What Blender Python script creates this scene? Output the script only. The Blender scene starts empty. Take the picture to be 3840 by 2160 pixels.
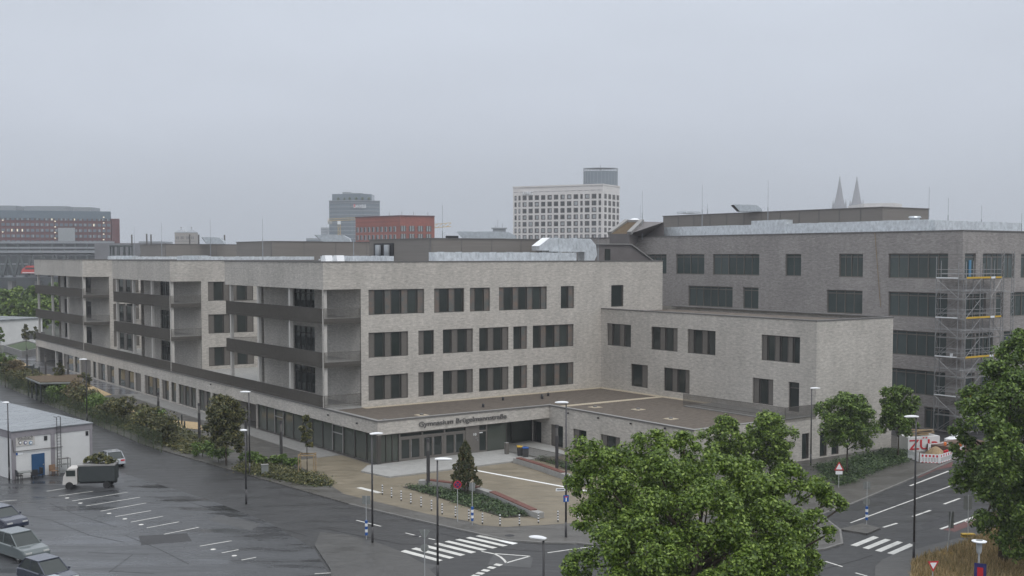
import bpy, math, random
import numpy as np
from mathutils import Vector
from math import sin, cos, radians, pi, tan, hypot, atan2
random.seed(7); np.random.seed(7)
S = bpy.context.scene
COL = S.collection
# ---------------------------------------------------------------- camera
F = 4300.0; PITCH = radians(3.0); H = 20.0; CYP = 962 + F*tan(PITCH)   # in 3840-wide pixels
cd = bpy.data.cameras.new('camera'); cam = bpy.data.objects.new('camera', cd); COL.objects.link(cam)
cd.sensor_width = 36; cd.lens = F/3840*36; cd.shift_y = (CYP-1080)/3840
cd.clip_start = 0.5; cd.clip_end = 6000
cam.location = (0, 0, H); cam.rotation_euler = (pi/2-PITCH, 0, 0); S.camera = cam
# ---------------------------------------------------------------- world, sun, exposure
SUN_EL = radians(55); SUN_AZ = radians(150)     # azimuth clockwise from +Y (view direction)
W = bpy.data.worlds.new('World'); S.world = W; W.use_nodes = True
nt = W.node_tree; nt.nodes.clear(); N = nt.nodes.new; L = nt.links.new
out = N('ShaderNodeOutputWorld'); bg = N('ShaderNodeBackground')
sky = N('ShaderNodeTexSky'); sky.sky_type = 'NISHITA'; sky.sun_disc = False
sky.sun_elevation = SUN_EL; sky.sun_rotation = SUN_AZ; sky.air_density = 1; sky.dust_density = 6; sky.ozone_density = 1
hs = N('ShaderNodeHueSaturation'); hs.inputs['Saturation'].default_value = .15
hs.inputs['Value'].default_value = .45
L(sky.outputs[0], hs.inputs['Color'])
tc = N('ShaderNodeTexCoord'); sx = N('ShaderNodeSeparateXYZ'); L(tc.outputs['Generated'], sx.inputs[0])
ramp = N('ShaderNodeValToRGB'); L(sx.outputs['Z'], ramp.inputs[0])
el = ramp.color_ramp.elements
el[0].position = 0.0; el[0].color = (5.9, 6.5, 7.3, 1)
el[1].position = 1.0; el[1].color = (17.5, 18.3, 19.5, 1)
for p_, c_ in ((.05, (6.25, 6.9, 7.75)), (.12, (7.65, 8.3, 9.4)), (.22, (8.05, 8.75, 9.9)), (.5, (12.8, 13.4, 14.4))):
    e = el.new(p_); e.color = (*c_, 1)
nz = N('ShaderNodeTexNoise'); nz.inputs['Scale'].default_value = 2.2; nz.inputs['Detail'].default_value = 4
mp = N('ShaderNodeMapping'); mp.inputs['Scale'].default_value = (1, 1, 3.5); L(tc.outputs['Generated'], mp.inputs[0]); L(mp.outputs[0], nz.inputs[0])
mr = N('ShaderNodeMapRange'); mr.inputs[1].default_value = .3; mr.inputs[2].default_value = .7; mr.inputs[3].default_value = .93; mr.inputs[4].default_value = 1.06
L(nz.outputs[0], mr.inputs[0])
mul = N('ShaderNodeVectorMath'); mul.operation = 'SCALE'; L(ramp.outputs[0], mul.inputs[0]); L(mr.outputs[0], mul.inputs['Scale'])
mx = N('ShaderNodeMix'); mx.data_type = 'RGBA'; mx.inputs[0].default_value = .92
L(hs.outputs[0], mx.inputs[6]); L(mul.outputs[0], mx.inputs[7]); L(mx.outputs[2], bg.inputs[0])
bg.inputs[1].default_value = 0.085
L(bg.outputs[0], out.inputs[0])
sd = bpy.data.lights.new('sun', 'SUN'); sd.energy = 1.0; sd.angle = radians(25); sd.color = (1, .97, .92)
so = bpy.data.objects.new('sun', sd); COL.objects.link(so)
so.rotation_euler = Vector((-sin(SUN_AZ)*cos(SUN_EL), -cos(SUN_AZ)*cos(SUN_EL), -sin(SUN_EL))).to_track_quat('-Z', 'Y').to_euler()
S.view_settings.view_transform = 'Standard'; S.view_settings.look = 'None'; S.view_settings.gamma = 1
S.view_settings.exposure = 0.0
S.render.resolution_x = 1024; S.render.resolution_y = 576
try:
    S.cycles.volume_bounces = 0; S.cycles.max_bounces = 6
except Exception: pass
# ---------------------------------------------------------------- projection helpers (surveying the photo)
def ray(u, v):
    cx = (u-1920)/F; cy = (CYP-v)/F
    return Vector((cx, cos(PITCH)+cy*sin(PITCH), -sin(PITCH)+cy*cos(PITCH)))
def G(u, v, z=0.0):
    d = ray(u, v); t = (z-H)/d.z; return Vector((d.x*t, d.y*t, z))
def AT(u, v, Y):
    d = ray(u, v); t = Y/d.y; return Vector((d.x*t, Y, H+d.z*t))
C0 = G(1216, 1531.7, 4.38); TH = radians(54.6)          # school corner and direction of its street front
eR = Vector((sin(TH), cos(TH), 0)); eL = Vector((-cos(TH), sin(TH), 0)); ROT = pi/2-TH
def w2l(p):
    d = Vector((p.x-C0.x, p.y-C0.y, 0)); return (d.dot(eR), d.dot(eL), p.z)
def l2w(a, b, z=0.0):
    p = Vector((C0.x, C0.y, 0))+eR*a+eL*b; p.z = z; return p
def onA(u, v, a0):      # hit vertical plane a=a0 -> (b, z)
    d = ray(u, v); o = Vector((0, 0, H)); n = eR; P0 = l2w(a0, 0)
    t = (P0-Vector((0, 0, 0))).dot(n)/d.dot(n); p = o+d*t; q = w2l(p); return q[1], p.z
def onB(u, v, b0):      # hit vertical plane b=b0 -> (a, z)
    d = ray(u, v); o = Vector((0, 0, H)); n = eL; P0 = l2w(0, b0)
    t = P0.dot(n)/d.dot(n); p = o+d*t; q = w2l(p); return q[0], p.z
def gl(u, v, z=0.0): return w2l(G(u, v, z))[:2]
# ---------------------------------------------------------------- materials
MT = {}
def mat(name, col, rough=.7, var=.12, vs=1.5, bump=0, metal=0, spec=.5, stretch=(1, 1, 1), col2=None, emit=None, coat=0, rvar=0):
    if name in MT: return MT[name]
    m = bpy.data.materials.new(name); m.use_nodes = True; t = m.node_tree; b = t.nodes['Principled BSDF']
    b.inputs['Roughness'].default_value = rough; b.inputs['Metallic'].default_value = metal
    b.inputs['Specular IOR Level'].default_value = spec; b.inputs['Coat Weight'].default_value = coat
    co = t.nodes.new('ShaderNodeTexCoord'); mpp = t.nodes.new('ShaderNodeMapping'); mpp.inputs['Scale'].default_value = stretch
    t.links.new(co.outputs['Object'], mpp.inputs[0])
    n = t.nodes.new('ShaderNodeTexNoise'); n.inputs['Scale'].default_value = vs; n.inputs['Detail'].default_value = 6; n.inputs['Roughness'].default_value = .62
    t.links.new(mpp.outputs[0], n.inputs[0])
    r = t.nodes.new('ShaderNodeValToRGB'); r.color_ramp.elements[0].position = .3; r.color_ramp.elements[1].position = .7
    c1 = [c*(1-var) for c in col]; c2 = [min(1, c*(1+var)) for c in (col2 or col)]
    r.color_ramp.elements[0].color = (*c1, 1); r.color_ramp.elements[1].color = (*c2, 1)
    t.links.new(n.outputs[0], r.inputs[0]); t.links.new(r.outputs[0], b.inputs['Base Color'])
    if rvar:
        q = t.nodes.new('ShaderNodeMapRange'); q.inputs[1].default_value = .35; q.inputs[2].default_value = .65
        q.inputs[3].default_value = rough-rvar; q.inputs[4].default_value = rough+rvar; t.links.new(n.outputs[0], q.inputs[0]); t.links.new(q.outputs[0], b.inputs['Roughness'])
    if bump:
        bp = t.nodes.new('ShaderNodeBump'); bp.inputs['Strength'].default_value = bump; bp.inputs['Distance'].default_value = .05
        t.links.new(n.outputs[0], bp.inputs['Height']); t.links.new(bp.outputs[0], b.inputs['Normal'])
    if emit: b.inputs['Emission Color'].default_value = (*emit[:3], 1); b.inputs['Emission Strength'].default_value = emit[3]
    MT[name] = m; return m
def brick(name, c1, c2, mortar, bw=.5, bh=.145):
    m = bpy.data.materials.new(name); m.use_nodes = True; t = m.node_tree; b = t.nodes['Principled BSDF']; nn = t.nodes.new; l = t.links.new
    b.inputs['Roughness'].default_value = .8
    co = nn('ShaderNodeTexCoord'); sp = nn('ShaderNodeSeparateXYZ'); l(co.outputs['Object'], sp.inputs[0])
    ad = nn('ShaderNodeMath'); ad.operation = 'ADD'; l(sp.outputs[0], ad.inputs[0]); l(sp.outputs[1], ad.inputs[1])
    cb = nn('ShaderNodeCombineXYZ'); l(ad.outputs[0], cb.inputs[0]); l(sp.outputs[2], cb.inputs[1])
    br = nn('ShaderNodeTexBrick'); br.inputs['Scale'].default_value = 1; br.inputs['Brick Width'].default_value = bw; br.inputs['Row Height'].default_value = bh
    br.inputs['Mortar Size'].default_value = .018; br.inputs['Color1'].default_value = (*c1, 1); br.inputs['Color2'].default_value = (*c2, 1); br.inputs['Mortar'].default_value = (*mortar, 1)
    l(cb.outputs[0], br.inputs[0])
    mp_ = nn('ShaderNodeMapping'); mp_.inputs['Scale'].default_value = (1.6, 4.2, 1); l(cb.outputs[0], mp_.inputs[0])
    n = nn('ShaderNodeTexNoise'); n.inputs['Scale'].default_value = 1.3; n.inputs['Detail'].default_value = 7; n.inputs['Roughness'].default_value = .7; l(mp_.outputs[0], n.inputs[0])
    n2 = nn('ShaderNodeTexNoise'); n2.inputs['Scale'].default_value = .2; n2.inputs['Detail'].default_value = 3; l(co.outputs['Object'], n2.inputs[0])
    q = nn('ShaderNodeMapRange'); q.inputs[1].default_value = .3; q.inputs[2].default_value = .7; q.inputs[3].default_value = .72; q.inputs[4].default_value = 1.25; l(n.outputs[0], q.inputs[0])
    q2 = nn('ShaderNodeMapRange'); q2.inputs[1].default_value = .3; q2.inputs[2].default_value = .7; q2.inputs[3].default_value = .9; q2.inputs[4].default_value = 1.08; l(n2.outputs[0], q2.inputs[0])
    mm0 = nn('ShaderNodeMath'); mm0.operation = 'MULTIPLY'; l(q.outputs[0], mm0.inputs[0]); l(q2.outputs[0], mm0.inputs[1])
    m3 = nn('ShaderNodeMapping'); m3.inputs['Scale'].default_value = (1.1, .13, 1); l(cb.outputs[0], m3.inputs[0]); n3 = nn('ShaderNodeTexNoise'); n3.inputs['Scale'].default_value = 1.0; n3.inputs['Detail'].default_value = 5; l(m3.outputs[0], n3.inputs[0])
    q3 = nn('ShaderNodeMapRange'); q3.inputs[1].default_value = .35; q3.inputs[2].default_value = .65; q3.inputs[3].default_value = .94; q3.inputs[4].default_value = 1.05; l(n3.outputs[0], q3.inputs[0])
    mm = nn('ShaderNodeMath'); mm.operation = 'MULTIPLY'; l(mm0.outputs[0], mm.inputs[0]); l(q3.outputs[0], mm.inputs[1])
    v = nn('ShaderNodeVectorMath'); v.operation = 'SCALE'; l(br.outputs[0], v.inputs[0]); l(mm.outputs[0], v.inputs['Scale']); l(v.outputs[0], b.inputs['Base Color'])
    bp = nn('ShaderNodeBump'); bp.inputs['Strength'].default_value = .5; bp.inputs['Distance'].default_value = .03; l(n.outputs[0], bp.inputs['Height']); l(bp.outputs[0], b.inputs['Normal'])
    MT[name] = m; return m
brick('pale_brick', (.50, .468, .425), (.415, .388, .352), (.45, .424, .386))
brick('grey_brick', (.33, .307, .292), (.255, .237, .226), (.27, .252, .24))
brick('red_brick', (.33, .10, .07), (.26, .08, .06), (.25, .10, .08), 1.2, .4)
brick('maroon', (.15, .055, .055), (.12, .05, .05), (.13, .055, .055), 2, .5)
mat('bronze', (.062, .056, .05), .5, .1); mat('panel', (.135, .123, .11), .55, .1, 3); mat('rail', (.115, .106, .093), .5, .1)
mat('panel_teal', (.10, .13, .13), .5, .12, 1.2, col2=(.17, .12, .095))
def glass(name, c1, c2, rough=.06, vs=.35):
    m = mat(name, c1, rough, .1, .3, col2=c2, spec=.55, stretch=(1, 1, 2)); t = m.node_tree; g = t.nodes.new('ShaderNodeNewGeometry'); r = t.nodes['Color Ramp']; n = t.nodes['Noise Texture']
    mxx = t.nodes.new('ShaderNodeMath'); mxx.operation = 'MULTIPLY_ADD'; mxx.inputs[1].default_value = .7; t.links.new(g.outputs['Random Per Island'], mxx.inputs[0])
    m2 = t.nodes.new('ShaderNodeMath'); m2.operation = 'MULTIPLY'; m2.inputs[1].default_value = .35; t.links.new(n.outputs[0], m2.inputs[0]); t.links.new(m2.outputs[0], mxx.inputs[2]); t.links.new(mxx.outputs[0], r.inputs[0])
    r.color_ramp.elements[0].position = .1; r.color_ramp.elements[1].position = .95; return m
glass('glass', (.003, .005, .005), (.042, .052, .048)); glass('glass_green', (.022, .036, .035), (.08, .10, .098), .08, .3)
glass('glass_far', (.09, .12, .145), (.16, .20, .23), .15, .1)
glass('glass_entry', (.02, .026, .022), (.085, .095, .08), .08, .3)
mat('concrete', (.30, .295, .28), .8, .15, 2, .2); mat('concrete_dark', (.2, .195, .185), .7, .2, 2, .2); mat('column', (.52, .50, .47), .7, .06)
mat('coping', (.13, .125, .12), .5, .1); mat('coping_light', (.25, .245, .235), .55, .1)
mat('roof_gravel', (.105, .086, .068), .95, .45, 2.2, .5, stretch=(.6, 1.6, 1)); mat('gravel_strip', (.42, .36, .27), .9, .35, 12, .4); mat('roof_grey', (.3, .3, .3), .6, .15, 1)
mat('clad', (.175, .16, .145), .55, .08, .6, .1, stretch=(.3, .3, 9)); mat('clad_dark', (.13, .118, .115), .55, .08, .8)
mat('foil', (.66, .69, .71), .33, .22, 1.6, 1.0, metal=.6, stretch=(1.5, 1.5, 1)); mat('zinc', (.5, .53, .55), .35, .15, 3, .1, metal=.7)
mat('asphalt', (.037, .037, .037), .5, .25, .5, .1, spec=.4, rvar=.14, stretch=(.45, 1.5, 1)); mat('carpark', (.048, .05, .053), .33, .3, .35, .1, spec=.52, rvar=.22, stretch=(.35, 1.6, 1)); mat('pavement_dark', (.062, .060, .056), .45, .25, .8, .1, rvar=.12, stretch=(.6, 1.5, 1))
mat('paving', (.085, .080, .072), .42, .3, .8, .1, rvar=.14, stretch=(.5, 1.5, 1)); mat('plaza', (.185, .155, .108), .48, .2, .6, .1, rvar=.13, stretch=(.6, 1.6, 1)); mat('paving_wet', (.14, .14, .145), .22, .4, .3, .1, rvar=.15, stretch=(.3, 2, 1))
mat('kerb', (.17, .165, .155), .6, .2, 2); mat('paint', (.60, .59, .55), .5, .2, 1.2); mat('paint_new', (.85, .85, .83), .45, .05, 2)
mat('sand', (.43, .32, .18), .95, .2, 2, .3); mat('soil', (.045, .038, .03), .95, .4, 4, .5); mat('bikered', (.11, .04, .035), .5, .2, 1)
mat('ground', (.07, .075, .06), .9, .3, .05); mat('straw_ground', (.26, .19, .10), .95, .3, 1.5, .5); mat('grassy', (.05, .075, .03), .95, .4, 2, .5)
mat('pole', (.05, .048, .05), .4, .1); mat('pole_light', (.42, .43, .43), .45, .1, metal=.2); mat('white', (.80, .81, .82), .35, .04, 2); mat('white_wall', (.62, .62, .61), .6, .06, .8)
mat('black', (.018, .018, .02), .5, .1); mat('red', (.50, .02, .03), .45, .1); mat('blue', (.015, .09, .33), .4, .08); mat('door_blue', (.02, .075, .17), .4, .1, 1)
mat('yellow', (.58, .37, .04), .45, .1); mat('wood_red', (.13, .042, .028), .5, .25, 6, .2, stretch=(1, 1, 1)); mat('wood', (.30, .215, .12), .8, .25, 4); mat('steel', (.31, .31, .31), .45, .2, 3, metal=.5)
mat('rust', (.14, .09, .07), .7, .3, 5); mat('frame_lilac', (.25, .235, .25), .6, .1); mat('metal_roof', (.20, .215, .225), .32, .35, .5, .1, rvar=.15, stretch=(.6, 3, 1))
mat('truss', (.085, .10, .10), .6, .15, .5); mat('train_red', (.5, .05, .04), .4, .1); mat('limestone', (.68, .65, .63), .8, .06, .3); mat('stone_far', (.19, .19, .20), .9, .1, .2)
mat('dark_band', (.035, .04, .042), .3, .1); mat('winlit', (.4, .38, .3), .3, .1, emit=(1, .85, .6, .8)); mat('winpale', (.32, .34, .35), .2, .3, 2)
mat('tyre', (.015, .015, .015), .8, .1); mat('car_navy', (.012, .018, .04), .25, .05, coat=.8); mat('car_grey', (.10, .12, .12), .25, .05, coat=.8); mat('car_silver', (.42, .44, .46), .25, .05, metal=.4, coat=.8)
mat('truck_dark', (.035, .042, .042), .5, .1); mat('sack', (.07, .08, .03), .9, .3, 3, .5); mat('sedum', (.10, .05, .03), .95, .35, 3, .5, col2=(.09, .07, .035)); mat('bark', (.07, .055, .04), .9, .3, 8, .6)
mat('rack', (.2, .21, .2), .6, .2); mat('wicker', (.25, .16, .1), .8, .3, 20); mat('skyblue', (.08, .22, .36), .5, .1); mat('purple', (.03, .03, .13), .4, .1); mat('orange', (.75, .2, .05), .5, .1); mat('lens', (.5, .5, .48), .2, .05)
mat('mast_grey', (.26, .28, .3), .6, .1); mat('church_stone', (.34, .31, .28), .8, .1)
def leafmat(name, c1, c2, c3):
    m = bpy.data.materials.new(name); m.use_nodes = True; t = m.node_tree; nn = t.nodes.new; l = t.links.new; b = t.nodes['Principled BSDF']
    g = nn('ShaderNodeNewGeometry'); r = nn('ShaderNodeValToRGB'); e = r.color_ramp.elements; e[0].color = (*c1, 1); e[1].color = (*c3, 1); x = e.new(.55); x.color = (*c2, 1)
    l(g.outputs['Random Per Island'], r.inputs[0]); l(r.outputs[0], b.inputs['Base Color']); b.inputs['Roughness'].default_value = .42; b.inputs['Specular IOR Level'].default_value = .45
    tr = nn('ShaderNodeBsdfTranslucent'); l(r.outputs[0], tr.inputs[0]); ms = nn('ShaderNodeMixShader'); ms.inputs[0].default_value = .3
    l(b.outputs[0], ms.inputs[1]); l(tr.outputs[0], ms.inputs[2]); l(ms.outputs[0], t.nodes['Material Output'].inputs[0]); MT[name] = m
leafmat('leaf', (.032, .066, .008), (.135, .215, .030), (.29, .39, .075)); leafmat('leaf_dark', (.028, .06, .009), (.10, .17, .028), (.23, .32, .065))
leafmat('leaf_olive', (.025, .036, .012), (.085, .095, .03), (.25, .22, .08)); leafmat('leaf_brown', (.04, .04, .015), (.13, .095, .04), (.27, .20, .08))
leafmat('needle', (.03, .045, .02), (.085, .105, .045), (.22, .17, .08)); leafmat('grass', (.12, .12, .04), (.36, .26, .13), (.52, .40, .22)); leafmat('cover', (.02, .045, .018), (.05, .09, .03), (.16, .22, .09))
# ---------------------------------------------------------------- mesh builder
class MB:
    def __init__(s): s.v = []; s.f = []; s.m = []; s.k = 0
    def mi(s, k): s.k = k; return s
    def quad(s, *p):
        i = len(s.v); s.v += [tuple(q) for q in p]; s.f.append(tuple(range(i, i+len(p)))); s.m.append(s.k); return s
    def box(s, x0, x1, y0, y1, z0, z1):
        if x0 > x1: x0, x1 = x1, x0
        if y0 > y1: y0, y1 = y1, y0
        i = len(s.v); s.v += [(x0, y0, z0), (x1, y0, z0), (x1, y1, z0), (x0, y1, z0), (x0, y0, z1), (x1, y0, z1), (x1, y1, z1), (x0, y1, z1)]
        for q in ((3, 2, 1, 0), (4, 5, 6, 7), (0, 1, 5, 4), (1, 2, 6, 5), (2, 3, 7, 6), (3, 0, 4, 7)): s.f.append(tuple(i+j for j in q)); s.m.append(s.k)
        return s
    def prism(s, pts, z0, z1):      # pts 2D ccw or cw
        A = sum(pts[i][0]*pts[(i+1) % len(pts)][1]-pts[(i+1) % len(pts)][0]*pts[i][1] for i in range(len(pts)))
        if A < 0: pts = pts[::-1]
        n = len(pts); i = len(s.v); s.v += [(p[0], p[1], z0) for p in pts]+[(p[0], p[1], z1) for p in pts]
        s.f.append(tuple(i+n+j for j in range(n))); s.m.append(s.k); s.f.append(tuple(i+n-1-j for j in range(n))); s.m.append(s.k)
        for j in range(n):
            k = (j+1) % n; s.f.append((i+j, i+k, i+n+k, i+n+j)); s.m.append(s.k)
        return s
    def extrude(s, prof, d0, d1):   # prof list of 3D points, closed; extruded between offset vectors
        n = len(prof); i = len(s.v); s.v += [tuple(Vector(p)+Vector(d0)) for p in prof]+[tuple(Vector(p)+Vector(d1)) for p in prof]
        s.f.append(tuple(i+j for j in range(n))); s.m.append(s.k); s.f.append(tuple(i+2*n-1-j for j in range(n))); s.m.append(s.k)
        for j in range(n):
            k = (j+1) % n; s.f.append((i+j, i+n+j, i+n+k, i+k)); s.m.append(s.k)
        return s
    def tube(s, p0, p1, r0, r1=None, n=6):
        r1 = r0 if r1 is None else r1; p0 = Vector(p0); p1 = Vector(p1); d = (p1-p0)
        if d.length < 1e-6: return s
        d.normalize(); u = d.orthogonal().normalized(); w = d.cross(u); i = len(s.v)
        for p, r in ((p0, r0), (p1, r1)):
            for j in range(n): a = 2*pi*j/n; s.v.append(tuple(p+u*cos(a)*r+w*sin(a)*r))
        for j in range(n): k = (j+1) % n; s.f.append((i+j, i+k, i+n+k, i+n+j)); s.m.append(s.k)
        s.f.append(tuple(i+n-1-j for j in range(n))); s.m.append(s.k); s.f.append(tuple(i+n+j for j in range(n))); s.m.append(s.k)
        return s
    def bar(s, p0, p1, w, h=None):  # rectangular bar
        h = h or w; p0 = Vector(p0); p1 = Vector(p1); d = (p1-p0).normalized(); up = Vector((0, 0, 1))
        if abs(d.z) > .95: up = Vector((0, 1, 0))
        u = d.cross(up).normalized(); w_ = u.cross(d).normalized(); i = len(s.v)
        for p in (p0, p1):
            for a, b in ((-1, -1), (1, -1), (1, 1), (-1, 1)): s.v.append(tuple(p+u*a*w/2+w_*b*h/2))
        for q in ((3, 2, 1, 0), (4, 5, 6, 7), (0, 1, 5, 4), (1, 2, 6, 5), (2, 3, 7, 6), (3, 0, 4, 7)): s.f.append(tuple(i+j for j in q)); s.m.append(s.k)
        return s
    def lathe(s, prof, c=(0, 0, 0), n=16, sx=1, sy=1):
        i = len(s.v); m = len(prof)
        for r, z in prof:
            for j in range(n): a = 2*pi*j/n; s.v.append((c[0]+r*cos(a)*sx, c[1]+r*sin(a)*sy, c[2]+z))
        for a in range(m-1):
            for j in range(n): k = (j+1) % n; s.f.append((i+a*n+j, i+a*n+k, i+(a+1)*n+k, i+(a+1)*n+j)); s.m.append(s.k)
        s.f.append(tuple(i+n-1-j for j in range(n))); s.m.append(s.k); s.f.append(tuple(i+(m-1)*n+j for j in range(n))); s.m.append(s.k)
        return s
    def build(s, name, mats, parent=None, smooth=False, bevel=0):
        me = bpy.data.meshes.new(name); me.from_pydata(s.v, [], s.f)
        if isinstance(mats, str): mats = [mats]
        for m in mats: me.materials.append(MT[m])
        if len(mats) > 1: me.polygons.foreach_set('material_index', s.m)
        if smooth: me.polygons.foreach_set('use_smooth', [True]*len(s.f))
        me.update(); o = bpy.data.objects.new(name, me); COL.objects.link(o)
        if parent: o.parent = parent
        if bevel:
            b = o.modifiers.new('bevel', 'BEVEL'); b.width = bevel; b.segments = 2; b.limit_method = 'ANGLE'
        return o
def tag(o, label=None, cat=None, group=None, kind=None):
    if label: o['label'] = label
    if cat: o['category'] = cat
    if group: o['group'] = group
    if kind: o['kind'] = kind
    return o
def E(name, label, cat, loc=(0, 0, 0), rz=0, group=None):
    o = bpy.data.objects.new(name, None); COL.objects.link(o); o.location = loc; o.rotation_euler = (0, 0, rz); o.empty_display_size = .3
    return tag(o, label, cat, group)
def copy_tree(o, parent=None):
    c = o.copy(); COL.objects.link(c); c.parent = parent
    for ch in list(o.children): copy_tree(ch, c)
    return c
def struct(name, mb, m): return tag(mb.build(name, m), kind='structure')
def text(body, name, m, parent, loc, rot, width=None, height=None, depth=.03, bold=False, shear=0):
    cu = bpy.data.curves.new(name, 'FONT'); cu.body = body; cu.extrude = depth; cu.shear = shear; cu.size = 1; cu.resolution_u = 3
    if bold: cu.offset = .008
    t = bpy.data.objects.new('tmp', cu); COL.objects.link(t); bpy.context.view_layer.update()
    me = bpy.data.meshes.new_from_object(t.evaluated_get(bpy.context.evaluated_depsgraph_get())); bpy.data.objects.remove(t)
    xs = [v.co.x for v in me.vertices]; ys = [v.co.y for v in me.vertices]
    w0 = max(xs)-min(xs); h0 = max(ys)-min(ys); k = width/w0 if width else height/h0; kh = height/h0 if height else k
    for v in me.vertices: v.co.x = (v.co.x-min(xs))*k; v.co.y = (v.co.y)*kh
    me.materials.clear(); me.materials.append(MT[m]); o = bpy.data.objects.new(name, me); COL.objects.link(o); o.parent = parent; o.location = loc; o.rotation_euler = rot
    return o
# ---------------------------------------------------------------- facade tools
# map (s, z, d): s along the wall, d into the building
def mapB(b0, sgn=1): return lambda s, z, d: (s, b0+d*sgn, z)
def mapA(a0, sgn=1): return lambda s, z, d: (a0+d*sgn, s, z)
def wall(mb, mp, s0, s1, z0, z1, holes=(), dep=.32):
    ss = sorted({s0, s1}|{min(max(x, s0), s1) for h in holes for x in h[:2]}); zs = sorted({z0, z1}|{min(max(x, z0), z1) for h in holes for x in h[2:4]})
    for i in range(len(ss)-1):
        for j in range(len(zs)-1):
            a, b, c, d = ss[i], ss[i+1], zs[j], zs[j+1]
            if b-a < 1e-5 or d-c < 1e-5: continue
            ms, mz = (a+b)/2, (c+d)/2
            if any(h[0] < ms < h[1] and h[2] < mz < h[3] for h in holes): continue
            mb.quad(mp(a, c, 0), mp(b, c, 0), mp(b, d, 0), mp(a, d, 0))
    for h in holes:
        a, b, c, d = h[:4]; D = h[4] if len(h) > 4 else dep
        a = max(a, s0); b = min(b, s1); c = max(c, z0); d = min(d, z1)
        mb.quad(mp(a, c, 0), mp(a, d, 0), mp(a, d, D), mp(a, c, D)); mb.quad(mp(b, c, 0), mp(b, c, D), mp(b, d, D), mp(b, d, 0))
        mb.quad(mp(a, d, 0), mp(b, d, 0), mp(b, d, D), mp(a, d, D)); mb.quad(mp(a, c, 0), mp(a, c, D), mp(b, c, D), mp(b, c, 0))
def bx(mb, mp, s0, s1, z0, z1, d0, d1):
    p = mp(s0, z0, d0); q = mp(s1, z1, d1); mb.box(min(p[0], q[0]), max(p[0], q[0]), min(p[1], q[1]), max(p[1], q[1]), p[2], q[2])
WID = {'p': .62, 'g': 1.0, 'G': 1.9, 'd': 1.0, 't': 1.0}
def window(parent, mp, s0, s1, z0, z1, pat, rev=False, gm='glass', pm='panel', fm='bronze', dep=.2, transom=None, name='window', fw=.07):
    if s0 > s1: s0, s1 = s1, s0
    if rev: pat = pat[::-1]
    tot = sum(WID[c] for c in pat); k = (s1-s0)/tot; f = MB(); g = MB(); p = MB()
    bx(f, mp, s0, s1, z0, z0+fw, dep-.06, dep+.08); bx(f, mp, s0, s1, z1-fw, z1, dep-.06, dep+.08)
    x = s0; bx(f, mp, s0, s0+fw, z0+fw, z1-fw, dep-.06, dep+.08); ng = 0; pans = []
    for i, c in enumerate(pat):
        w = WID[c]*k; e = x+w; bx(f, mp, (e-fw if i == len(pat)-1 else e-fw/2), (e if i == len(pat)-1 else e+fw/2), z0+fw, z1-fw, dep-.06, dep+.08)
        a_, b_ = x+fw/2, e-fw/2
        if c == 'p': p = MB(); bx(p, mp, a_, b_, z0+fw, z1-fw, dep-.03, dep+.03); pans.append(p)
        else:
            bx(g, mp, a_, b_, z0+fw, z1-fw, dep+.03, dep+.05); ng += 1
            if c == 'G': m_ = (a_+b_)/2; bx(f, mp, m_-.05, m_+.05, z0+fw, z1-fw, dep-.02, dep+.06)
            if c == 'g': bx(f, mp, b_-.17, b_-.1, z0+fw, z1-fw, dep-.01, dep+.06)
            if transom: zt = z0+(z1-z0)*transom; bx(f, mp, a_, b_, zt-.06, zt+.06, dep-.03, dep+.07)
        x = e
    o = f.build(name, fm, parent)
    if ng: g.build('pane', gm, o)
    for p in pans: p.build('shutter_panel', pm, o)
    return o
def bars(mp, s0, s1, z0, z1, sp=.13, dd=.06, w=.022):
    mb = MB(); n = int((s1-s0)/sp)
    for i in range(n+1): s = s0+(s1-s0)*i/n; bx(mb, mp, s-w/2, s+w/2, z0, z1-.04, 0, dd)
    bx(mb, mp, s0, s1, z1-.04, z1, -.005, dd+.005); bx(mb, mp, s0, s1, z0+.25, z0+.29, .01, dd-.01)
    return mb
# ================================================================= GROUND
gb = MB(); gb.quad((-3000, -60, -.06), (3000, -60, -.06), (3000, 5200, -.06), (-3000, 5200, -.06)); struct('ground', gb, 'ground')
rb = MB(); rb.quad((-190, 20, 0), (130, 20, 0), (130, 215, 0), (-190, 215, 0)); struct('road', rb, 'asphalt')
def P2(lst, z=0.0): return [tuple(G(u, v, z)[:2]) for u, v in lst]
def L2(lst): return [tuple(l2w(a, b)[:2]) for a, b in lst]
def sheet(name, pts, z, m):
    mb = MB(); mb.prism(pts, z-.003, z); return struct(name, mb, m)
bfar = w2l(G(162.9, 1269, 4.38))[1]
# car park bottom left
sheet('car_park', L2([(-21.9, 8), (-21.9, 24), (-60, 24), (-100, 24), (-100, -80), (-50, -80)])+P2([(1240, 2170), (1180, 2060), (1010, 1960), (800, 1880)]), .006, 'carpark')
sw = P2([(3600, 1715), (3532, 1743), (3439, 1784), (3197, 1886), (3074, 1929), (3150, 1985), (3158, 2036), (3092, 2057), (2700, 2095), (2400, 2060), (2160, 2034), (2040, 2033), (1908, 2024), (1778, 1996), (1647, 1967), (1397, 1909), (1311, 1889)], .1)
k0 = gl(1311, 1889, .1)
side = sw+L2([(-14.2, 14), (-14.2, 140), (60, 140), (60, -20)])
mb = MB(); mb.prism(side, -.04, .10); struct('sidewalk', mb, 'paving')
mb = MB()
for i in range(len(sw)-1):
    a, b = Vector((*sw[i], .05)), Vector((*sw[i+1], .05)); mb.bar(a, b, .16, .125)
struct('kerb', mb, 'kerb')
pl = P2([(1290, 1852), (1394, 1877), (1610, 1929), (1759, 1955), (1800, 1970), (1890, 1976), (2020, 1970), (2154, 1961), (2300, 1955), (2600, 1945), (2760, 1900)], .1)
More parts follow.
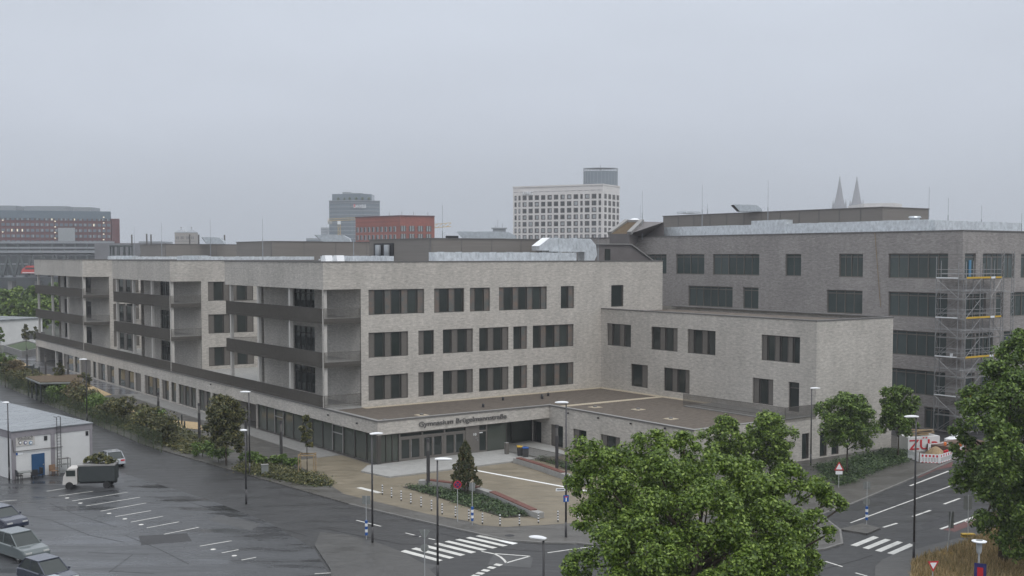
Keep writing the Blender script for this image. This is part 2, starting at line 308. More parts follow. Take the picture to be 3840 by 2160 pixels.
sheet('plaza', pl+L2([(20.4, -32.4), (20.4, -11.2), (-.1, -11.2), (-.1, -4), (-5.5, -4)]), .106, 'plaza')
sheet('schoolyard', L2([(-12, 60), (-12, 135), (40, 150), (40, 119), (-.1, 119), (-.1, 60)]), .106, 'paving_wet')
for pts in ([(0, 1352), (66, 1349), (112, 1372), (30, 1378), (0, 1376)], [(5, 1412), (30, 1404), (180, 1404), (230, 1412), (330, 1440), (420, 1480), (300, 1500), (160, 1470), (90, 1455)], [(340, 1512), (480, 1515), (520, 1560), (440, 1570), (360, 1530)], [(632, 1600), (650, 1575), (750, 1585), (760, 1612)]):
    sheet('sand_pit', P2(pts, .1), .114, 'sand')
sheet('planting_bed', P2([(1509.5, 1827), (1631, 1862), (1733, 1896), (1892, 1943), (2004, 1936), (1915, 1893), (1800, 1850), (1650, 1825), (1560, 1818)], .1), .125, 'soil')
sheet('planting_bed', P2([(1968, 1714), (2010, 1722), (2160, 1770), (2300, 1800), (2330, 1790), (2230, 1760), (2120, 1745), (2000, 1712)], .1), .125, 'soil')
sheet('lawn_strip', P2([(3059, 1752), (3120, 1800), (3150, 1823), (3200, 1803), (3320, 1752), (3402, 1730), (3398, 1692), (3330, 1688)], .1), .12, 'grassy')
sheet('lawn_strip', L2([(-12.6, 15), (-12.6, 118), (-9.6, 118), (-8.5, 60), (-7, 15), (-8, 4), (-11, 4)]), .12, 'grassy')
# verge bottom right with pavement
vg = P2([(3275, 2300), (3282, 2130), (3309, 2104), (3357, 2082), (3420, 2067), (3590, 2024), (3700, 1989), (3840, 1935), (4300, 1800), (4300, 2300)])
mb = MB(); mb.prism(vg, -.04, .1); struct('pavement', mb, 'pavement_dark')
gr = P2([(3410, 2300), (3418, 2110), (3470, 2085), (3590, 2048), (3680, 2005), (3750, 1975), (3850, 1945), (4300, 1830), (4300, 2300)], .1)
sheet('verge', gr, .14, 'straw_ground')
isl = P2([(3146, 1984), (3252, 2001), (3301, 1980), (3234, 1963)], .1); mb = MB(); mb.prism(isl, -.04, .12); struct('traffic_island', mb, 'paving')
lp = P2([(1200, 2000), (1300, 2010), (1398, 2034), (1498, 2071), (1590, 2120), (1645, 2175), (1680, 2300), (1250, 2300), (1240, 2140), (1180, 2050)]); mb = MB(); mb.prism(lp, -.04, .1); struct('pavement', mb, 'pavement_dark')
st = P2([(1461, 1789), (1354, 1767), (1380, 1752)], .2)
plat = [w2l(G(1461, 1789, .2))[:2], w2l(G(1354, 1767, .2))[:2]]
mb = MB(); mb.prism(L2([(-.2, -11.2), (-.9, -11.0), plat[1], plat[0], (18.6, plat[0][1]), (20.3, -11.9), (20.3, -8.2)]), .09, .24); struct('entrance_platform', mb, 'concrete')
sheet('facade_path', L2([(-.1, -3.9), (-.1, 60), (-2.6, 60), (-2.6, -3.9)]), .112, 'concrete_dark')
sheet('lawn_strip', P2([(880, 1765), (1000, 1790), (1180, 1825), (1250, 1822), (1200, 1790), (1050, 1755), (930, 1728)], .1), .118, 'grassy')
# markings
def quadmark(name, pts, m='paint', z=.009): 
    mb = MB(); mb.prism(P2(pts), z-.002, z); struct(name, mb, m)
def linemark(name, pts, w=.14, m='paint', z=.009):
    q = [G(u, v) for u, v in pts]; mb = MB()
    for a, b in zip(q, q[1:]):
        a = Vector((a.x, a.y, z)); b = Vector((b.x, b.y, z)); d = (b-a).normalized(); n = Vector((-d.y, d.x, 0))*w/2; mb.quad(a-n, b-n, b+n, a+n)
    struct(name, mb, m)
def zz(x, y): return 1450+x/3.529, 1780+y/3.529
for i, q in enumerate(([(180, 1018), (245, 997), (745, 1133), (680, 1150)], [(325, 983), (390, 965), (897, 1098), (830, 1113)], [(475, 950), (540, 934), (1043, 1060), (975, 1077)], [(622, 918), (690, 903), (1187, 1025), (1120, 1042)], [(762, 888), (825, 875), (1327, 993), (1260, 1007)], [(905, 863), (965, 850), (1467, 965), (1400, 978)], [(1043, 838), (1105, 824), (1605, 938), (1540, 950)], [(1175, 813), (1235, 801), (1530, 868), (1475, 878)])):
    quadmark('crosswalk_stripe', [zz(*p) for p in q])
quadmark('crosswalk_stripe', [zz(1475, 878), zz(1530, 868), zz(1740, 908), zz(1670, 925)], 'paint_new')
for c in ((1475, 1193), (1388, 1230), (1310, 1268), (1238, 1306), (1175, 1340), (1115, 1376)):
    quadmark('give_way_block', [zz(c[0]-66, c[1]+5), zz(c[0]-25, c[1]-17), zz(c[0]+66, c[1]-3), zz(c[0]+20, c[1]+19)])
linemark('splitter_marking', [zz(1257, 1017), zz(1430, 1050), zz(1500, 1085), zz(1550, 1125), zz(1582, 1168), zz(1895, 1080), zz(1430, 1046)], .16)
linemark('lane_marking', [zz(250, 772), zz(450, 822)]); linemark('lane_marking', [zz(555, 845), zz(640, 862)]); linemark('lane_marking', [zz(2150, 903), zz(2465, 917), (2400, 2044)]); linemark('lane_marking', [zz(2130, 1035), zz(2370, 1000), (2260, 2045)])
linemark('lane_marking', [(1336, 1951), (1429, 1974)])
def z2(x, y): return x/2.6833, 1620+y/2.6833
def z8(x, y): return 2880+x/2.6833, 1620+y/2.6833
for q in ([(828, 1140), (895, 1152), (1117, 1062), (1060, 1048)], [(950, 1167), (1012, 1180), (1238, 1087), (1180, 1075)], [(1075, 1193), (1137, 1207), (1358, 1112), (1303, 1098)], [(1198, 1220), (1262, 1234), (1475, 1140), (1425, 1122)]):
    quadmark('crosswalk_stripe', [z8(*p) for p in q])
linemark('lane_marking', [z8(1430, 542), z8(1820, 393)], .2); linemark('lane_marking', [z8(830, 915), z8(1840, 543)], .14)
for a, b in (((1160, 960), (1300, 918)), ((1455, 852), (1635, 788)), ((1770, 727), (1930, 668)), ((2080, 615), (2200, 570))): linemark('lane_marking', [z8(*a), z8(*b)], .2)
linemark('lane_marking', [z8(580, 1303), z8(750, 1357)], .16); linemark('lane_marking', [z8(880, 1418), z8(1000, 1452)], .16)
quadmark('bike_lane', [z8(1760, 985), z8(2145, 843), z8(2600, 690), z8(2600, 760), z8(2150, 895), z8(1880, 1005)], 'bikered', .006); linemark('lane_marking', [z8(1735, 978), z8(2140, 830)], .22)
quadmark('bike_lane', [z8(1500, 470), z8(1700, 380), z8(1850, 350), z8(1860, 300), z8(1700, 330), z8(1560, 400)], 'bikered', .005)
mat('patch', (.026, .026, .027), .6, .15, 1); mat('patch_light', (.06, .06, .059), .5, .15, 1); mat('crack', (.012, .012, .012), .7, .1)
for q in ([(1500, 2098), (1640, 2120), (1600, 2150), (1450, 2130)], [(1290, 1935), (1420, 1962), (1395, 1975), (1262, 1948)], [(820, 1930), (980, 1965), (940, 1990), (780, 1950)], [(520, 2010), (700, 2000), (720, 2030), (530, 2045)], [(3300, 1905), (3400, 1870), (3415, 1882), (3315, 1918)], [(3450, 1970), (3560, 1930), (3580, 1945), (3470, 1990)], [(1850, 2080), (2000, 2090), (1990, 2130), (1830, 2118)]): quadmark('asphalt_patch', q, random.choice(['patch', 'patch_light']), .008)
for q in ([z2(885, 1213), z2(1240, 1228), z2(1500, 1232)], [z2(1100, 1410), z2(1335, 1235)], [z2(1100, 1400), z2(1550, 1425)], [z2(220, 830), z2(520, 890), z2(900, 1040), z2(1250, 1110)], [z2(1260, 1040), z2(1600, 1180), z2(1900, 1330)], [z2(500, 720), z2(760, 830), z2(1180, 960)], [(1230, 1985), (1500, 2040), (1720, 2045)], [(1650, 2000), (1900, 2060), (2050, 2070)], [z8(560, 1380), z8(900, 1290), z8(1050, 1240)], [z8(1100, 700), z8(1500, 800), z8(1760, 860)], [(700, 1880), (900, 1940), (1150, 2010)]): linemark('asphalt_joint', q, .05, 'crack', .0125)
for u, v in ((1560, 2010), (2230, 2038), (3130, 2052), (3420, 1800), (780, 1900)):
    p = G(u, v); mb = MB(); mb.box(p.x-.25, p.x+.25, p.y-.2, p.y+.2, .01, .016); tag(mb.build('drain_grate', 'black'), 'dark road drain grate beside the kerb', 'drain', 'road drain grates')
# bicycle symbol on the red lane
bs = MB(); c1 = G(*z8(2050, 905)); c2 = G(*z8(2110, 885))
for c in (c1, c2):
    for k in range(14): a0, a1 = 2*pi*k/14, 2*pi*(k+1)/14; bs.quad((c.x+.42*cos(a0), c.y+.42*sin(a0), .012), (c.x+.5*cos(a0), c.y+.5*sin(a0), .012), (c.x+.5*cos(a1), c.y+.5*sin(a1), .012), (c.x+.42*cos(a1), c.y+.42*sin(a1), .012))
d = c2-c1; nrm = Vector((-d.y, d.x, 0)).normalized()*.5
bs.bar(Vector((*c1[:2], .012)), Vector((*(c1+d*.5+nrm)[:2], .012)), .07, .002).bar(Vector((*(c1+d*.5+nrm)[:2], .012)), Vector((*c2[:2], .012)), .07, .002)
struct('bicycle_marking', bs, 'paint')
for a, b in (((470, 597), (660, 567)), ((590, 645), (935, 597)), ((725, 695), (1285, 607)), ((865, 745), (1410, 657)), ((1010, 798), (1470, 715)), ((1160, 853), (1520, 792)), ((1315, 908), (1640, 848)), ((1480, 965), (1800, 905)), ((1650, 1030), (2000, 960)), ((2010, 1150), (2330, 1095)), ((2230, 1218), (2400, 1185)), ((0, 700), (170, 685)), ((2430, 1290), (2576, 1262))):
    linemark('parking_line', [z2(*a), z2(*b)], .12, z=.011)
for c in ((675, 665), (808, 717), (1098, 820), (1257, 875), (1420, 933), (2145, 1182), (2357, 1246)):
    p = G(*z2(*c)); mb = MB(); mb.lathe([(.18, 0), (.17, .01)], (p.x, p.y, .009), 10); struct('parking_dot', mb, 'paint')
linemark('parking_line', [(1200, 2078), (1260, 2105), (1300, 2140), (1315, 2175)], .12, z=.011); linemark('parking_line', [(1180, 2152), (1290, 2146)], .12, z=.011)
mb = MB()
def line3(name, pts, w, z, m):
    q = [G(u, v, z) for u, v in pts]; mb = MB()
    for a, b in zip(q, q[1:]): d = (b-a).normalized(); n = Vector((-d.y, d.x, 0))*w/2; mb.quad(a-n, b-n, b+n, a+n)
    struct(name, mb, m)
line3('plaza_stripe', [(1658, 1740), (2109, 1824), (2250, 1850)], .34, .112, 'paint_new')
line3('plaza_stripe', [(1345, 1828), (1425, 1848)], .5, .112, 'paint')
# ================================================================= SCHOOL
SC = E('school_building', 'pale brick school with dark loggia railings, comb of three wings and a long flat podium', 'school', (C0.x, C0.y, 0), ROT)
FLO = [4.5, 9.05, 13.58]; ROOF = 19.4; AE = 47.0; AN = onB(2254, 1450, 0)[0]
BQ = -11.35; AK = 20.5
bW = onA(3063, 1204, AN)[0]
wings = [(0.0, onA(842, 990, 0)[0]), (onA(637, 1000, 0)[0], onA(421, 1000, 0)[0]), (onA(309, 1000, 0)[0], bfar)]
print('AN', AN, 'bW', bW, 'wings', wings)
WZ = [(f+.28, f+2.93) for f in FLO]
frontwins = {0: [((1382, 1531), 'pgpgp'), ((1569, 1628), 'pg'), ((1661, 1774), 'gpgp'), ((1797, 1907), 'gpgp'), ((1925, 1977), 'gp'), ((1998, 2151), 'gpgpgp')],
             2: [((1382, 1591), 'pgpgpgp'), ((1628, 1741), 'pgpg'), ((1762, 1838), 'pgp'), ((1871, 2051), 'pgpgpgp'), ((2103, 2153), 'gp'), ((2292, 2338), 'g')]}
frontwins[1] = frontwins[0]
def row_holes(rows, b0, vref):
    out = []
    for fl, lst in rows.items():
        for (u0, u1), pat in lst:
            a0 = onB(u0, vref[fl], b0)[0]; a1 = onB(u1, vref[fl], b0)[0]; out.append((a0, a1, WZ[fl][0], WZ[fl][1], pat, fl))
    return out
mb = MB()
mp = mapB(0)
hs0 = row_holes(frontwins, 0, {0: 1450, 1: 1300, 2: 1130})
wall(mb, mp, 0, AE, 4.0, ROOF, [h[:4] for h in hs0]+[(-.01, 4.3, 3.9, 16.6)])
for h in hs0: window(SC, mp, *h[:4], h[4], pm='panel_teal' if h[5] == 2 or h[0] > 20 else 'panel')
# courtyard-side walls of the 2nd and 3rd wings
for wi, (b0, b1) in enumerate(wings[1:]):
    mp = mapB(b0); hh = []
    us = ((780, 862, 'pgp'), (866, 950, 'pgp')) if wi == 0 else ((424, 470, 'pgp'), (474, 520, 'gp'))
    for fl in range(3):
        for u0, u1, pat in us: hh.append((onB(u0, 1100, b0)[0], onB(u1, 1100, b0)[0], *WZ[fl], pat))
    if wi == 0: hh += [(29, 35, *WZ[f_], 'pgpgp') for f_ in range(3)]
    wall(mb, mp, 0, AE, 4.0, ROOF, [h[:4] for h in hh]+[(-.01, 4.3, 3.9, 16.6)])
    for h in hh: window(SC, mp, *h[:4], h[4])
loggia = {0: [(1102, 1181, 'door')], 1: [(604, 641, 'door'), (445, 501, 'win')], 2: [(322, 345, 'door'), (245, 262, 'win')]}
for wi, (b0, b1) in enumerate(wings):
    mp = mapA(4.3); hh = []
    for u0, u1, k in loggia[wi]:
        s0 = onA(u1, 1300, 4.3)[0]; s1 = onA(u0, 1300, 4.3)[0]
        for fl in range(3): hh.append((s0, s1, FLO[fl]+.03 if k == 'door' else WZ[fl][0], FLO[fl]+3.0, k, fl))
    wall(mb, mp, b0, b1-1.6, 4.0, 16.6, [h[:4] for h in hh])
    wall(mb, mapB(b1-1.6, 1), 4.3, AE, 4.0, 16.6)          # closing wall at the far side of the loggia
    wall(mb, mapA(0), b0, b1, 16.6, ROOF)                  # fascia
    wall(mb, mapB(b1), 0, AE, 16.6, ROOF); wall(mb, mapB(b1), 4.3, AE, 4.0, 16.6)
    mb.quad((0, b0, 16.6), (0, b1, 16.6), (4.3, b1, 16.6), (4.3, b0, 16.6))
    wall(mb, mapA(AE), b0, b1, 0, ROOF)
    for h in hh:
        if h[4] == 'door': window(SC, mp, *h[:4], 'gggd', transom=.74, name='loggia_door', pm='panel')
        else: window(SC, mp, *h[:4], 'pgpg')
    bl = b1-b0
    for fl in (1, 2):
        s = MB(); z1 = FLO[fl]; s.box(.12, 4.3, b0+.12, b1-.4, z1-.45, z1); s.build('balcony_slab', 'concrete', SC); s = MB(); s.box(.1, 4.28, b0+.09, b0+.118, z1-.5, z1+.02); s.build('slab_edge', 'rail', SC)
        r = bars(mapA(.03), b0+.03, b1-.2, z1-.52, z1+1.08); r.build('balcony_railing', 'rail', SC)
        r = bars(mapB(b0+.03), .1, 4.3, z1-.52, z1+1.08); r.build('balcony_railing', 'rail', SC)
        r = bars(mapB(b1-.25), .1, 4.3, z1-.52, z1+1.08); r.build('balcony_railing', 'rail', SC)
    zc = [(4.42, 8.6), (9.05, 13.13), (13.58, 16.6)]
    for fr in (.012, .32, .64, .95):
        bb = b0+bl*fr+.05
        for z0, z1 in zc: c = MB(); c.box(.22, .58, bb, bb+.36, z0, z1); c.build('loggia_column', 'column', SC)
    rf = MB(); rf.box(.35, AE-.3, b0+.35, b1-.35, 18.9, 19.15); rf.build('roof', 'roof_grey', SC)
    cp = MB(); cp.box(-.06, AE+.06, b0-.06, b0+.4, ROOF, ROOF+.12).box(-.06, .4, b0+.4, b1-.4, ROOF, ROOF+.12).box(-.06, AE+.06, b1-.4, b1+.06, ROOF, ROOF+.12).box(AE-.4, AE+.06, b0+.4, b1-.4, ROOF, ROOF+.12); cp.build('coping', 'coping', SC)
# spine
wall(mb, mapA(40), wings[0][1], bfar, 4, ROOF-.1); rf = MB(); rf.box(40, AE, wings[0][1], bfar, 18.9, 19.2); rf.build('roof', 'roof_grey', SC)
# mid wing (three storeys)
WTOP = 13.65; mpA = mapA(AN); hh = []
for u0, u1, fl, pat in ((2276, 2366, 1, 'pgpg'), (2442, 2541, 1, 'gpgp'), (2578, 2683, 1, 'pgpg'), (2855, 3000, 1, 'pgpgpg'), (2366, 2429, 0, 'gp'), (2489, 2586, 0, 'gpgp'), (2822, 2900, 0, 'pgp'), (2957, 2997, 0, 'door')):
    vv = {1: 1260, 0: 1400}[fl]+(u0-2276)*.07; s0 = onA(u1, vv, AN)[0]; s1 = onA(u0, vv, AN)[0]
    hh.append((s0, s1, (4.45 if pat == 'door' else WZ[fl][0]), WZ[fl][1], pat))
wall(mb, mpA, bW, 0, 4.0, WTOP, [h[:4] for h in hh])
for h in hh:
    if h[4] == 'door': window(SC, mpA, *h[:4], 'd', transom=.8, name='terrace_door')
    else: window(SC, mpA, *h[:4], h[4], rev=True)
aR = onB(3346, 1400, bW)[0]; print('aR', aR)
gw = [(onB(3007, 1680, bW)[0], onB(3035, 1680, bW)[0], .2, 2.75, 'g'), (onB(3074, 1690, bW)[0], onB(3102, 1690, bW)[0], .2, 2.75, 'g'), (onB(3118, 1690, bW)[0], onB(3147, 1690, bW)[0], .2, 2.75, 'g')]
wall(mb, mapB(bW), AN, aR, 4.38, WTOP); wall(mb, mapB(bW), AK, aR, -.04, 4.38, [h[:4] for h in gw])
for h in gw: window(SC, mapB(bW), *h)
wall(mb, mapA(aR, -1), bW, 8, 0, WTOP)
rf = MB(); rf.box(AN+.3, aR-.3, bW+.3, -.02, 13.0, 13.3); rf.build('roof', 'roof_gravel', SC)
cp = MB(); cp.box(AN-.06, AN+.4, bW-.06, 0, WTOP, WTOP+.12).box(AN+.4, aR+.06, bW-.06, bW+.4, WTOP, WTOP+.12).box(aR-.4, aR+.06, bW+.4, 0, WTOP, WTOP+.12); cp.build('coping', 'coping', SC)
# podium street side (a=0)
PT = 4.38; mpP = mapA(0); bE = onA(236, 1400, 0)[0]
pw = []
def z1b(x): return x/2.6833
for x0, x1, pat in ((640, 740, 'gp'), (752, 800, 'g'), (812, 915, 'pp'), (935, 970, 'g'), (985, 1060, 'gp'), (1075, 1150, 'gp'), (1190, 1350, 'gpg'), (1360, 1420, 'p'), (1455, 1605, 'gpgp'), (1628, 1700, 'gp'), (1722, 1772, 'g'), (1797, 1975, 'pgpgpg'), (1997, 2120, 'gpg'), (2140, 2290, 'pgpg')):
    vm = 1150+(620+(x0-640)*.26)/2.6833; pw.append((onA(z1b(x1), vm, 0)[0], onA(z1b(x0), vm, 0)[0], .25, 2.95, pat))
bG1 = onA(961, 1600, 0)[0]; bG2 = onA(861, 1560, 0)[0]
wall(mb, mpP, BQ, bfar, -.04, PT, [h[:4] for h in pw]+[(bG1, bG2, -.05, 2.9, 2.2), (BQ-.01, bG1-.02, -.05, 3.03), (bE, bfar+.1, -.05, 3.03, 6)])
for h in pw: window(SC, mpP, *h[:4], h[4], gm='glass_entry')
rcs = MB(); rcs.box(2.2, 2.3, bG1, bG2, 0, 2.9); rcs.build('recess_panel', 'panel', SC)
for b in (bE+5.5, bfar-.5):
    c = MB(); c.box(.1, .5, b-.4, b, 0, 3.03); c.build('porch_column', 'column', SC)
mb.quad((0, bE, 3.03), (0, bfar, 3.03), (8, bfar, 3.03), (8, bE, 3.03)); wall(mb, mapB(bE), 0, 30, 0, 3.03); wall(mb, mapB(bfar), 0, AE, 3.03, PT); wall(mb, mapB(bfar), 8, AE, 0, 3.03)
# curtain glass on street side and round the corner
def curtain(mp, s0, s1, n, z0=.2, z1=3.03, dep=.3):
    f = MB(); g = MB(); fw = .06
    for i in range(n+1): s = s0+(s1-s0)*i/n; bx(f, mp, s-fw/2, s+fw/2, z0, z1, dep-.08, dep+.1)
    bx(f, mp, s0, s1, z0-.12, z0, dep-.1, dep+.1); bx(f, mp, s0, s1, z1-.05, z1, dep-.07, dep+.09); bx(g, mp, s0, s1, z0, z1-.05, dep+.02, dep+.05)
    o = f.build('curtain_wall', 'bronze', SC); g.build('pane', 'glass_entry', o); return o
cw = curtain(mpP, BQ+.35, bG1, 12)
for k in (3, 9):   # opening lights with lighter frames
    s0 = BQ+.35+(bG1-BQ-.35)*k/12; s1 = BQ+.35+(bG1-BQ-.35)*(k+1)/12; f = MB()
    for a_, b_, c_, d_ in ((s0, s1, 2.1, 2.2), (s0, s1, 2.9, 3.0), (s0, s0+.1, .25, 2.9), (s1-.1, s1, .25, 2.9)): bx(f, mpP, a_, b_, c_, d_, .15, .22)
    f.build('opening_light', 'coping_light', cw)
wall(mb, mapB(BQ), 0, AK, 3.03, PT); mb.quad((0, BQ, 3.03), (AK, BQ, 3.03), (AK, BQ+4, 3.03), (0, BQ+4, 3.03))
mq = mapB(BQ); aD0 = onB(1500, 1680, BQ)[0]; aD1 = onB(1750, 1650, BQ)[0]; aD2 = onB(1798, 1650, BQ)[0]; aD3 = onB(1832, 1650, BQ)[0]; aD4 = onB(1905, 1640, BQ)[0]
curtain(mq, .35, aD0, 3, .35)
# entrance doors
n = 3; wd = (aD1-aD0)/n
for i in range(n):
    s0 = aD0+wd*i; f = MB(); fr = E; f = MB()
    bx(f, mq, s0, s0+.18, .24, 3.0, .22, .4); bx(f, mq, s0+.18, s0+wd, 2.42, 2.6, .22, .4); bx(f, mq, s0+.18, s0+wd, 2.9, 3.0, .22, .4); bx(f, mq, s0+wd-.1, s0+wd, .24, 2.42, .24, .38)
    o = f.build('door_frame', 'panel', SC); g = MB(); bx(g, mq, s0+.18, s0+wd, 2.6, 2.9, .33, .35); g.build('pane', 'glass', o)
    wl = (wd-.28)/2
    for j in range(2):
        x = s0+.18+wl*j; f = MB(); bx(f, mq, x, x+.13, .26, 2.42, .25, .36); bx(f, mq, x+wl-.13, x+wl, .26, 2.42, .25, .36); bx(f, mq, x+.13, x+wl-.13, .26, .48, .25, .36); bx(f, mq, x+.13, x+wl-.13, 2.3, 2.42, .25, .36)
        dr = f.build('entrance_door', 'panel', SC); g = MB(); bx(g, mq, x+.13, x+wl-.13, .48, 2.3, .3, .32); g.build('pane', 'glass', dr)
        if j == 1: g = MB(); bx(g, mq, x+.03, x+.07, .6, 2.2, .17, .2); g.build('handle', 'steel', dr)
f = MB(); bx(f, mq, aD1+.02, aD2, .24, 3.0, .2, .38); npn = f.build('number_panel', 'panel', SC)
text('10', 'house_number', 'white', npn, (aD1+(aD2-aD1)*.62, BQ+.19, 1.98), (pi/2, 0, 0), height=.24, width=.33, depth=.01, bold=True)
f = MB(); bx(f, mq, aD2-.42, aD2-.1, 1.68, 1.74, .15, .2); bx(f, mq, aD2-.16, aD2-.06, 1.45, 1.55, .16, .2); f.build('intercom', 'steel', npn)
f = MB(); bx(f, mq, aD2, aD2+.15, .24, 3.0, .24, .4); bx(f, mq, aD3-.15, aD3, .24, 3.0, .24, .4); bx(f, mq, aD2+.15, aD3-.15, 2.3, 2.45, .24, .4); bx(f, mq, aD2+.15, aD3-.15, .24, .36, .24, .4)
dr = f.build('entrance_door', 'panel', SC); g = MB(); bx(g, mq, aD2+.15, aD3-.15, .36, 2.3, .32, .34); g.build('pane', 'glass', dr); g = MB(); bx(g, mq, aD2+.15, aD3-.15, 2.45, 2.98, .32, .34); g.build('pane', 'glass', dr); g = MB(); bx(g, mq, aD2+.12, aD2+.5, 2.18, 2.26, .15, .22); g.build('door_closer', 'white', dr)
curtain(mq, aD3, aD4, 1, .26)
curtain(mapB(BQ+3.1), aD4, AK, 2, .26, 3.03, .1); rt = MB(); bx(rt, mapA(aD4), BQ+.3, BQ+3.2, .2, 3.03, 0, .1); rt.build('glass_return', 'glass_entry', SC)
wl_ = MB(); wl_.box(.6, AK-.4, BQ+4.5, BQ+4.7, .1, 3.0); wl_.build('lobby_wall', 'panel', SC)
# side wall of the right podium (a=AK), facing left
mk = mapA(AK); kw = []
for u0, u1, pat in ((1985, 2030, 'pg'), (2064, 2111, 'pg'), (2149, 2199, 'pg'), (2252, 2325, 'pgp'), (2420, 2500, 'pg')):
    vm = 1650+(u0-1985)*.15; kw.append((onA(u1, vm, AK)[0], onA(u0, vm, AK)[0], .12, 2.4, pat))
wall(mb, mk, bW, BQ+3.1, -.04, 3.03, [h[:4] for h in kw]); wall(mb, mk, bW, BQ, 3.03, PT)
for h in kw: window(SC, mk, *h[:4], h[4], rev=True)
mb.build('brick_wall', 'pale_brick', SC)
# podium roof and copings
rf = MB(); rf.prism([(.4, BQ+.4), (AK+.4, BQ+.4), (AK+.4, bW+.4), (AN, bW+.4), (AN, -.02), (.4, -.02)], 3.9, 4.12); rf.build('podium_roof', 'roof_gravel', SC)
rf = MB(); rf.box(.3, 40, .02, bfar-.2, 3.9, 4.30); rf.build('terrace_floor', 'concrete', SC)
cp = MB(); cp.box(-.05, .4, BQ-.05, bfar, PT, PT+.04).box(.4, AK+.4, BQ-.05, BQ+.4, PT, PT+.04).box(AK-.05, AK+.4, bW-.05, BQ-.05, PT, PT+.04).box(AK+.4, AN, bW-.05, bW+.4, PT, PT+.04); cp.build('podium_coping', 'coping_light', SC)
cp = MB(); cp.box(-.08, -.05, BQ-.08, bfar, PT-.1, PT+.05).box(-.05, AK-.05, BQ-.08, BQ-.05, PT-.1, PT+.05).box(AK-.08, AK-.05, bW, BQ-.05, PT-.1, PT+.05); cp.build('drip_edge', 'coping', SC)
cp = MB(); cp.box(4.3, AN-.02, -.9, -.05, 4.12, 4.16).box(AN-.9, AN-.02, bW+2, -.9, 4.12, 4.16).box(AK+.4, AN-.9, BQ-.5, BQ+.4, 4.12, 4.16); cp.build('gravel_edge', 'gravel_strip', SC)
for a_, b_ in ((6.5, -8.6), (1.6, -9.8), (27, -18), (25, -25), (24.5, -14)):
    s = MB(); s.box(a_-.55, a_+.55, b_-.55, b_+.55, 4.12, 4.17); o = s.build('roof_outlet', 'gravel_strip', SC); s = MB(); s.lathe([(.22, 0), (.2, .12), (.08, .16)], (a_, b_, 4.17), 10); s.build('drain_cap', 'coping', o)
for a_, b_ in ((20, -3.5), (25, -4), (24.3, -5), (26.5, -3.2), (15, -7)):
    s = MB(); s.lathe([(.14, 0), (.12, .25), (.2, .27), (.04, .4)], (a_, b_, 4.12), 8); s.build('roof_vent', 'black', SC)
r = bars(mapA(.0), .03, bfar-.1, PT+.04, 5.66); r.build('terrace_railing', 'rail', SC)
r = bars(mapB(.0), .1, 4.3, PT+.04, 5.66); r.build('terrace_railing', 'rail', SC)
aT = onB(2945, 1530, bW)[0]; r = bars(mapB(bW-.03), aT, AN-.02, PT-.35, 5.5); r.build('terrace_railing', 'rail', SC); r = bars(mapA(aT), bW, bW+14, PT-.1, 5.5); r.build('terrace_railing', 'rail', SC)
s = MB(); s.box(aT, AN, bW+.2, bW+14, 4.13, 4.2); s.build('terrace_deck', 'concrete_dark', SC)
# little wall lights
for u, v in ((1230, 1555), (1338, 1586), (720+70, 1440)):
    b_, z_ = onA(u, v, -.1); s = MB(); s.lathe([(.1, 0), (.1, .14)], (-.12, b_, z_-.1), 8); s.build('wall_lamp', 'black', SC)
for u, v in ((2130, 1548), (2243, 1566), (2365, 1587), (2494, 1605)):
    b_, z_ = onA(u, v, AK-.1); s = MB(); s.lathe([(.1, 0), (.1, .14)], (AK-.12, b_, z_-.1), 8); s.build('wall_lamp', 'black', SC)
# lettering
ta, tz = onB(1571, 1610, BQ-.05); tb, tz2 = onB(1899, 1578, BQ-.05)
text('Gymnasium Brügelmannstraße', 'lettering', 'coping', SC, (ta, BQ-.07, 3.47), (pi/2, 0, 0), width=tb-ta, height=.66, depth=.05, bold=True)
# penthouses
for (a0, a1, b0, b1, zt) in ((20, 38, 11.8, 27.2, 22.15), (20, 42, wings[1][0]+12.2, wings[1][1]-.3, 22.3), (20, 40, wings[2][0]+18, bfar-.4, 22.3)):
    s = MB(); s.box(a0, a1, b0, b1, 19.15, zt); o = s.build('plant_room', 'clad', SC); s = MB(); s.box(a0-.1, a1+.1, b0-.1, b1+.1, zt, zt+.1)
    s.build('trim', 'coping', o); s = MB()
    for k in range(1, 4): x = a0+(a1-a0)*k/4; s = MB(); s.box(x-.04, x+.04, b0-.03, b0-.002, 19.2, zt-.02); s.build('seam', 'coping', o)
    s = MB(); s.box(a0-.03, a0+.12, b0-.03, b0+.12, 19.2, zt-.05); s.build('seam', 'coping', o)
s = MB(); s.box(-.004, .37, BQ-.004, BQ+.37, .1, 3.03); s.build('corner_post', 'bronze', SC)
# opening with silver pipes in the first plant room
b_, z_ = onA(1440, 925, 20); s = MB(); s.box(19.9, 19.98, b_-2.6, b_+2.6, 19.6, 21.7); s.build('louvre_opening', 'black', SC)
for k in (-1.3, 1.0): s = MB(); s.tube((19.7, b_+k, 19.5), (19.7, b_+k, 21.5), .4, n=12); s.build('vent_pipe', 'mast_grey', SC, smooth=True)
